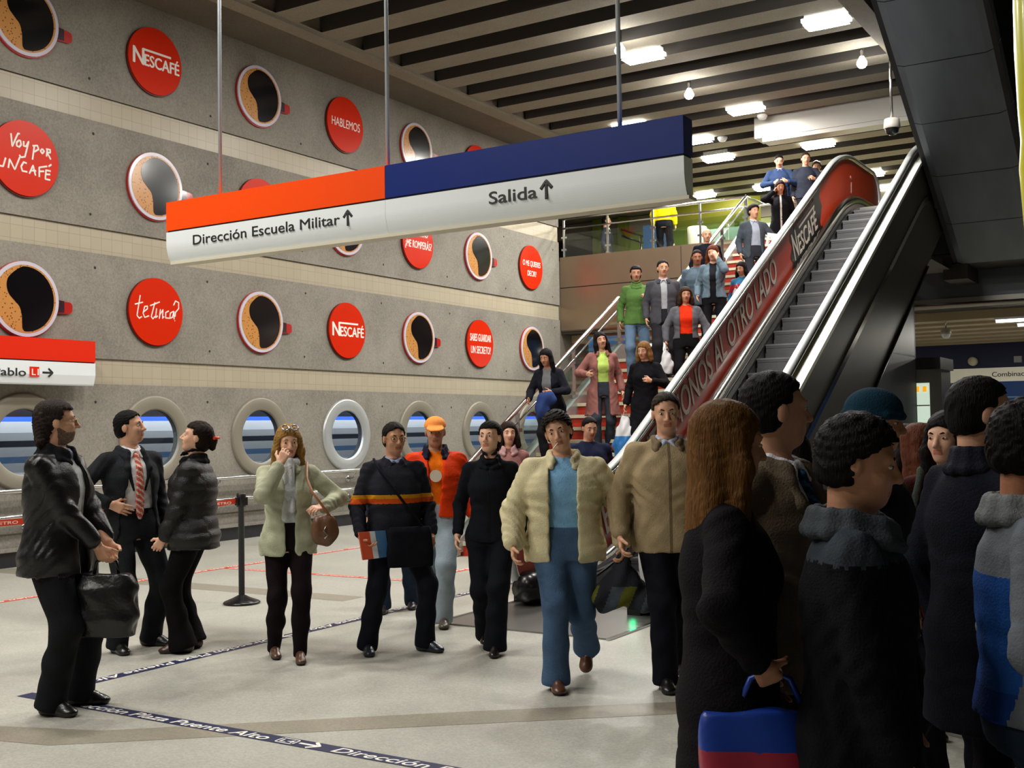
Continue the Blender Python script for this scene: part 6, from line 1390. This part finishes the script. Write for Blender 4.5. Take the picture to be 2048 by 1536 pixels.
W_['w35'] = person('person with dark hair whose face shows beside the blue tie', (-1.80, 5.52, 0), -30, 1.55, 1, True, head=(-20, 4, 0), skn='light', hair=('long', (22, 18, 20)), group=GC, top=dict(c=(30, 26, 34), hem=0.8), legs=dict(c=(26, 26, 30)), shoes=DK)
W_['w36'] = person('person with dark hair half hidden beside the lit ticket machine', (-1.52, 6.72, 0), 30, 1.58, 2, True, head=(20, 4, 0), skn='tan', hair=('bob', (20, 16, 16)), group=GC, top=dict(c=(28, 24, 30), hem=0.8), legs=dict(c=(26, 26, 30)), shoes=DK)
W_['red37'] = person('person with curly red hair in the crowd below the ticket machine', (-1.30, 6.05, 0), 60, 1.585, 2, True, head=(10, 0, 0), skn='light', hair=('long', (112, 58, 36)), group=GC, top=dict(c=(60, 30, 26), hem=0.8), legs=dict(c=(26, 26, 30)), shoes=DK)
W_['w38'] = person('person in a maroon jacket with backpack straps facing the viewer in the crowd', (-1.02, 5.26, 0), -12, 1.64, 1, True, head=(-14, 2, 0), skn='light', hair=('long', (26, 20, 20)), group=GC, extras=[('backpack', (30, 34, 36), (70, 76, 70))], top=dict(c=(74, 32, 28), hem=0.78, off=0.03, sl=0.02), legs=dict(c=(26, 26, 36)), shoes=DK)
W_['neck'] = person('person in a black round-necked top with bare neck behind the grey hood', (-1.36, 5.05, 0), 20, 1.56, 1, True, head=(30, 8, 0), skn='tan', hair=('bob', (20, 16, 18)), group=GC, top=dict(c=(16, 18, 26), hem=0.8), legs=dict(c=(26, 30, 50)), shoes=DK)
W_['tall'] = person('tall person with short black hair in a black coat near the right edge', (-0.68, 4.05, 0), 128, 1.745, 1, build=1.06, head=(-20, 0, 0), skn='mid', hair=('short', (18, 15, 16)), group=GC, top=dict(c=(20, 22, 32), hem=0.60, off=0.036, sl=0.024, collar=(26, 28, 38), cr=0.075, ch=0.03, name='coat'), legs=dict(c=(18, 16, 20)), shoes=DK)
W_['plaid'] = person('person in a blue top with a grey plaid sleeve at the right edge', (-0.42, 3.16, 0), 100, 1.64, 1, build=1.04, head=(10, 8, 0), skn='dark', hair=('full', (22, 16, 16)), group=GC, hands={'r': dict(p=(0.26, 0.16, 1.0), pole=(0.6, -1, 0)), 'l': dict(p=(-0.24, 0.12, 0.9))},
    top=dict(c=(104, 110, 118), hem=0.92, off=0.03, sl=0.026, collar=(112, 116, 118), cr=0.09, ch=0.02, bands=[(1.00, 1.30, (30, 72, 140)), (0.9, 1.0, (24, 56, 120))], bx=0.17, name='hooded_top'), legs=dict(c=(34, 48, 66)), shoes=DK)
# ================================================================== THINGS CARRIED
def sdf_thing(name, label, cat, prims, h, mats, loc, rz=0, disp=None, mfn=None, part='body', group=None):
    t = thing(name, label, cat, loc, rz, group); sdf_mesh(part, prims, h, mats, t, disp, mfn); return t
p = W_['leather']; h = (p['r']+p['l'])/2
t = sdf_thing('briefcase', 'black leather briefcase hanging from both hands of the leather jacket person', 'bag',
    [Stack((0, 0, 0), np.eye(3), [(-0.40, 0, 0, 0.085, 0.155), (-0.30, 0, 0, 0.10, 0.175), (-0.12, 0, 0, 0.085, 0.17), (-0.05, 0, 0, 0.05, 0.14)], 0.02, '+', 3.2)], 0.007, mat('bag_leather', (20, 20, 22), 0.3, bump=0.15, bscale=40), (h.x, h.y, h.z-0.06), p['ang']+0.15, lambda P: 0.006*np.sin(40*P[:, 2]+20*P[:, 1])*np.sin(30*P[:, 0]+9*P[:, 1]))
mb = MB(); mb.tube([(0, -0.07, -0.06), (0, -0.055, 0.02), (0, 0.0, 0.045), (0, 0.055, 0.02), (0, 0.07, -0.06)], 0.010, 8); mb.build('handle', M_BLACKG, t)
mb = MB(); mb.box(-0.098, -0.10, -0.20, -0.085, -0.07, -0.17); mb.box(-0.098, 0.07, -0.20, -0.085, 0.10, -0.17); mb.build('buckle', M_STEEL, t)
p = W_['blonde']; h = p['l']
t = sdf_thing('handbag', 'small brown shoulder bag held against the pale green jacket', 'bag', [Ell((0, 0, -0.14), (0.095, 0.05, 0.10), None, 0.02), Ell((0.0, 0, -0.07), (0.08, 0.04, 0.05), None, 0.03)], 0.006, mat('bag_brown', (104, 68, 46), 0.4, bump=0.2, bscale=50), (h.x+0.06, h.y+0.02, h.z-0.02), p['ang'], lambda P: 0.004*np.sin(70*P[:, 0]))
inv = Matrix.Rotation(-p['ang'], 3, 'Z'); sl = inv @ (p['sl']-Vector((h.x+0.06, h.y+0.02, h.z-0.02)))
mb = MB(); mb.tube([(-0.05, 0.02, -0.06), (sl.x+0.02, 0.02, 0.14), (sl.x+0.035, sl.y+0.13, sl.z-0.03), (sl.x+0.02, sl.y+0.03, sl.z+0.075), (sl.x+0.01, sl.y-0.09, sl.z)], 0.009, 8); mb.build('strap', mat('strap_tan', (150, 96, 56), 0.5), t)
mb = MB(); mb.tube([(0.0, 0.055, -0.10), (0.015, 0.06, -0.13), (-0.01, 0.06, -0.16), (0.012, 0.06, -0.18)], 0.006, 6); mb.build('clasp', M_CHROME, t)
p = W_['stripe']; h = p['r']
t = thing('magazine', 'folded glossy magazine in orange, white and blue held by the striped sweater person', 'magazine', (h.x, h.y, h.z-0.02), p['ang']+0.3)
mb = MB()
for (a, b, m) in ((-0.05, 0.03, 0), (0.03, 0.07, 1), (0.07, 0.15, 2)):
    for q in range(4):
        y0 = 0.02*math.sin(q*0.8); mb.prism([(-a, -0.09+0.05*a), (-b, -0.09+0.05*b), (-b+0.03, 0.10), (-a+0.03, 0.10)], 'y', 0.005*q+0.02, 0.005*q+0.024, m)
mb.build('pages', [mat('mag_orange', (214, 84, 50), 0.3), mat('mag_white', (216, 222, 230), 0.3), mat('mag_blue', (66, 116, 168), 0.3)], t)
q = p['w'](np.array([-0.08, 0.20, 0.76]))
t = sdf_thing('satchel', 'black satchel hanging in front of the striped sweater person', 'bag', [Stack((0, 0, 0), np.eye(3), [(-0.15, 0, 0, 0.16, 0.04), (-0.05, 0, 0, 0.165, 0.05), (0.10, 0, 0, 0.15, 0.04), (0.13, 0, 0, 0.14, 0.02)], 0.02, '+', 4.0)], 0.009, cloth((18, 18, 24)), (q.x, q.y, q.z), p['ang'])
a = inv = Matrix.Rotation(-p['ang'], 3, 'Z'); ps = inv @ (p['sr']-Vector(q))
mb = MB(); mb.tube([(-0.12, 0, 0.08), (ps.x*0.3-0.05, 0.02, 0.28), (ps.x*0.8, 0.03, 0.52), (ps.x-0.03, ps.y+0.03, ps.z+0.085)], 0.010, 8); mb.build('strap', cloth((18, 18, 24)), t)
p = W_['cream']; h = p['l']
t = sdf_thing('coat_bundle', 'rumpled grey and olive striped bundle hanging from the cream jacket person\'s hand', 'bundle', [Ell((0.0, 0.0, -0.20), (0.15, 0.10, 0.10), None, 0.05), Ell((-0.12, 0.03, -0.27), (0.09, 0.08, 0.07), None, 0.04), Ell((0.10, 0, -0.26), (0.10, 0.08, 0.08), None, 0.04), Cap((0, 0, 0.0), (0, 0, -0.15), 0.035, 0.08, 0.04)], 0.009,
    [cloth((44, 46, 52)), cloth((96, 98, 40)), cloth((70, 78, 86))], (h.x, h.y, h.z-0.01), p['ang'], lambda P: 0.014*np.sin(38*P[:, 0]+20*P[:, 2])*np.sin(30*P[:, 1]+14*P[:, 2]), lambda P: np.where(P[:, 2] < -0.17, (np.floor((P[:, 0]+0.4*P[:, 2])/0.075) % 3), 0))
# blue jacket over the rail
p = W_['rail']; h = p['l']
sdf_thing('blue_jacket', 'blue jacket draped over the arm of the person leaning on the stair rail', 'jacket', [Ell((0, 0, -0.06), (0.13, 0.08, 0.10), None, 0.04), Ell((0.06, 0.02, -0.20), (0.11, 0.07, 0.13), None, 0.05)], 0.013, cloth((48, 66, 116)), (h.x, h.y, h.z-0.02), p['ang'], lambda P: 0.010*np.sin(40*P[:, 0]+20*P[:, 2]))
def plastic(name, label, h, ang, mats, size=1.0, split=None):
    t = thing(name, label, 'bag', (h.x, h.y, h.z), ang, 'plastic bags carried on the stairs')
    sdf_mesh('bag_body', [Stack((0, 0, 0), np.eye(3), [(-0.62*size, 0, 0, 0.13*size, 0.07*size), (-0.45*size, 0, 0, 0.17*size, 0.09*size), (-0.25*size, 0, 0, 0.12*size, 0.07*size), (-0.08*size, 0, 0, 0.035*size, 0.03*size)], 0.02)], 0.012, mats, t, lambda P: 0.008*np.sin(50*P[:, 0]+9*P[:, 2])*np.sin(24*P[:, 2]+20*P[:, 1]), None if split is None else (lambda P: P[:, 2] < split*size))
    mb = MB(); mb.tube([(-0.03, 0, -0.10*size), (0, 0, 0.015), (0.03, 0, -0.10*size)], 0.008, 6); mb.build('handle', mats[0] if isinstance(mats, list) else mats, t)
M_PLA = mat('plastic_white', (214, 216, 220), 0.3, spec=0.6); M_PLB = mat('plastic_blue', (40, 118, 190), 0.3, spec=0.6)
p = W_['bcoat']; plastic('plastic_bag', 'white and blue plastic bag hanging beside the black coat on the lower stairs', p['r'], p['ang'], [M_PLA, M_PLB], 1.0, -0.34)
p = W_['redt']; plastic('plastic_bag', 'small white plastic bag hanging beside the bright red top on the stairs', p['r'], p['ang'], M_PLA, 0.62)
p = W_['denimr']; plastic('plastic_bag', 'pale plastic bag beside the denim jacket on the stairs', p['l']-Vector((0.0, 0, 0.55)) if False else p['w'](np.array([-0.34, 0.05, 1.05])), p['ang'], mat('plastic_grey', (170, 168, 172), 0.35), 0.7)
p = W_['greyj']; h = p['l']
mb = MB(); mb.prism([(-0.10, -0.06), (0.10, -0.10), (0.12, 0.12), (-0.06, 0.16)], 'y', 0, 0.006); o = mb.build('papers', M_PLA, None, (h.x, h.y-0.03, h.z)); tag(o, 'sheaf of white papers in the hand of the grey jacket person on the upper flight', 'papers')
p = W_['blurblond']; h = p['r']
t = thing('carrier_bag', 'large royal blue carrier bag with a red stripe at the bottom of the picture', 'bag', (h.x, h.y, h.z), p['ang'])
sdf_mesh('bag_body', [Stack((0, 0, 0), np.eye(3), [(-0.50, 0, -0.03, 0.07, 0.145), (-0.25, 0, -0.03, 0.075, 0.15), (-0.08, 0, -0.03, 0.03, 0.145)], 0.02, '+', 4.0)], 0.01, [mat('carrier_blue', (22, 58, 150), 0.35), mat('carrier_red', (150, 40, 60), 0.4)], t, lambda P: 0.004*np.sin(30*P[:, 1]+12*P[:, 2]), lambda P: (np.abs(P[:, 2]+0.20) < 0.022))
mb = MB(); mb.tube([(0, -0.09, -0.09), (0, -0.05, 0.0), (0, 0.0, 0.02), (0, 0.05, 0.0), (0, 0.09, -0.09)], 0.008, 6); mb.build('handle', mat('carrier_blue', (22, 58, 150)), t)
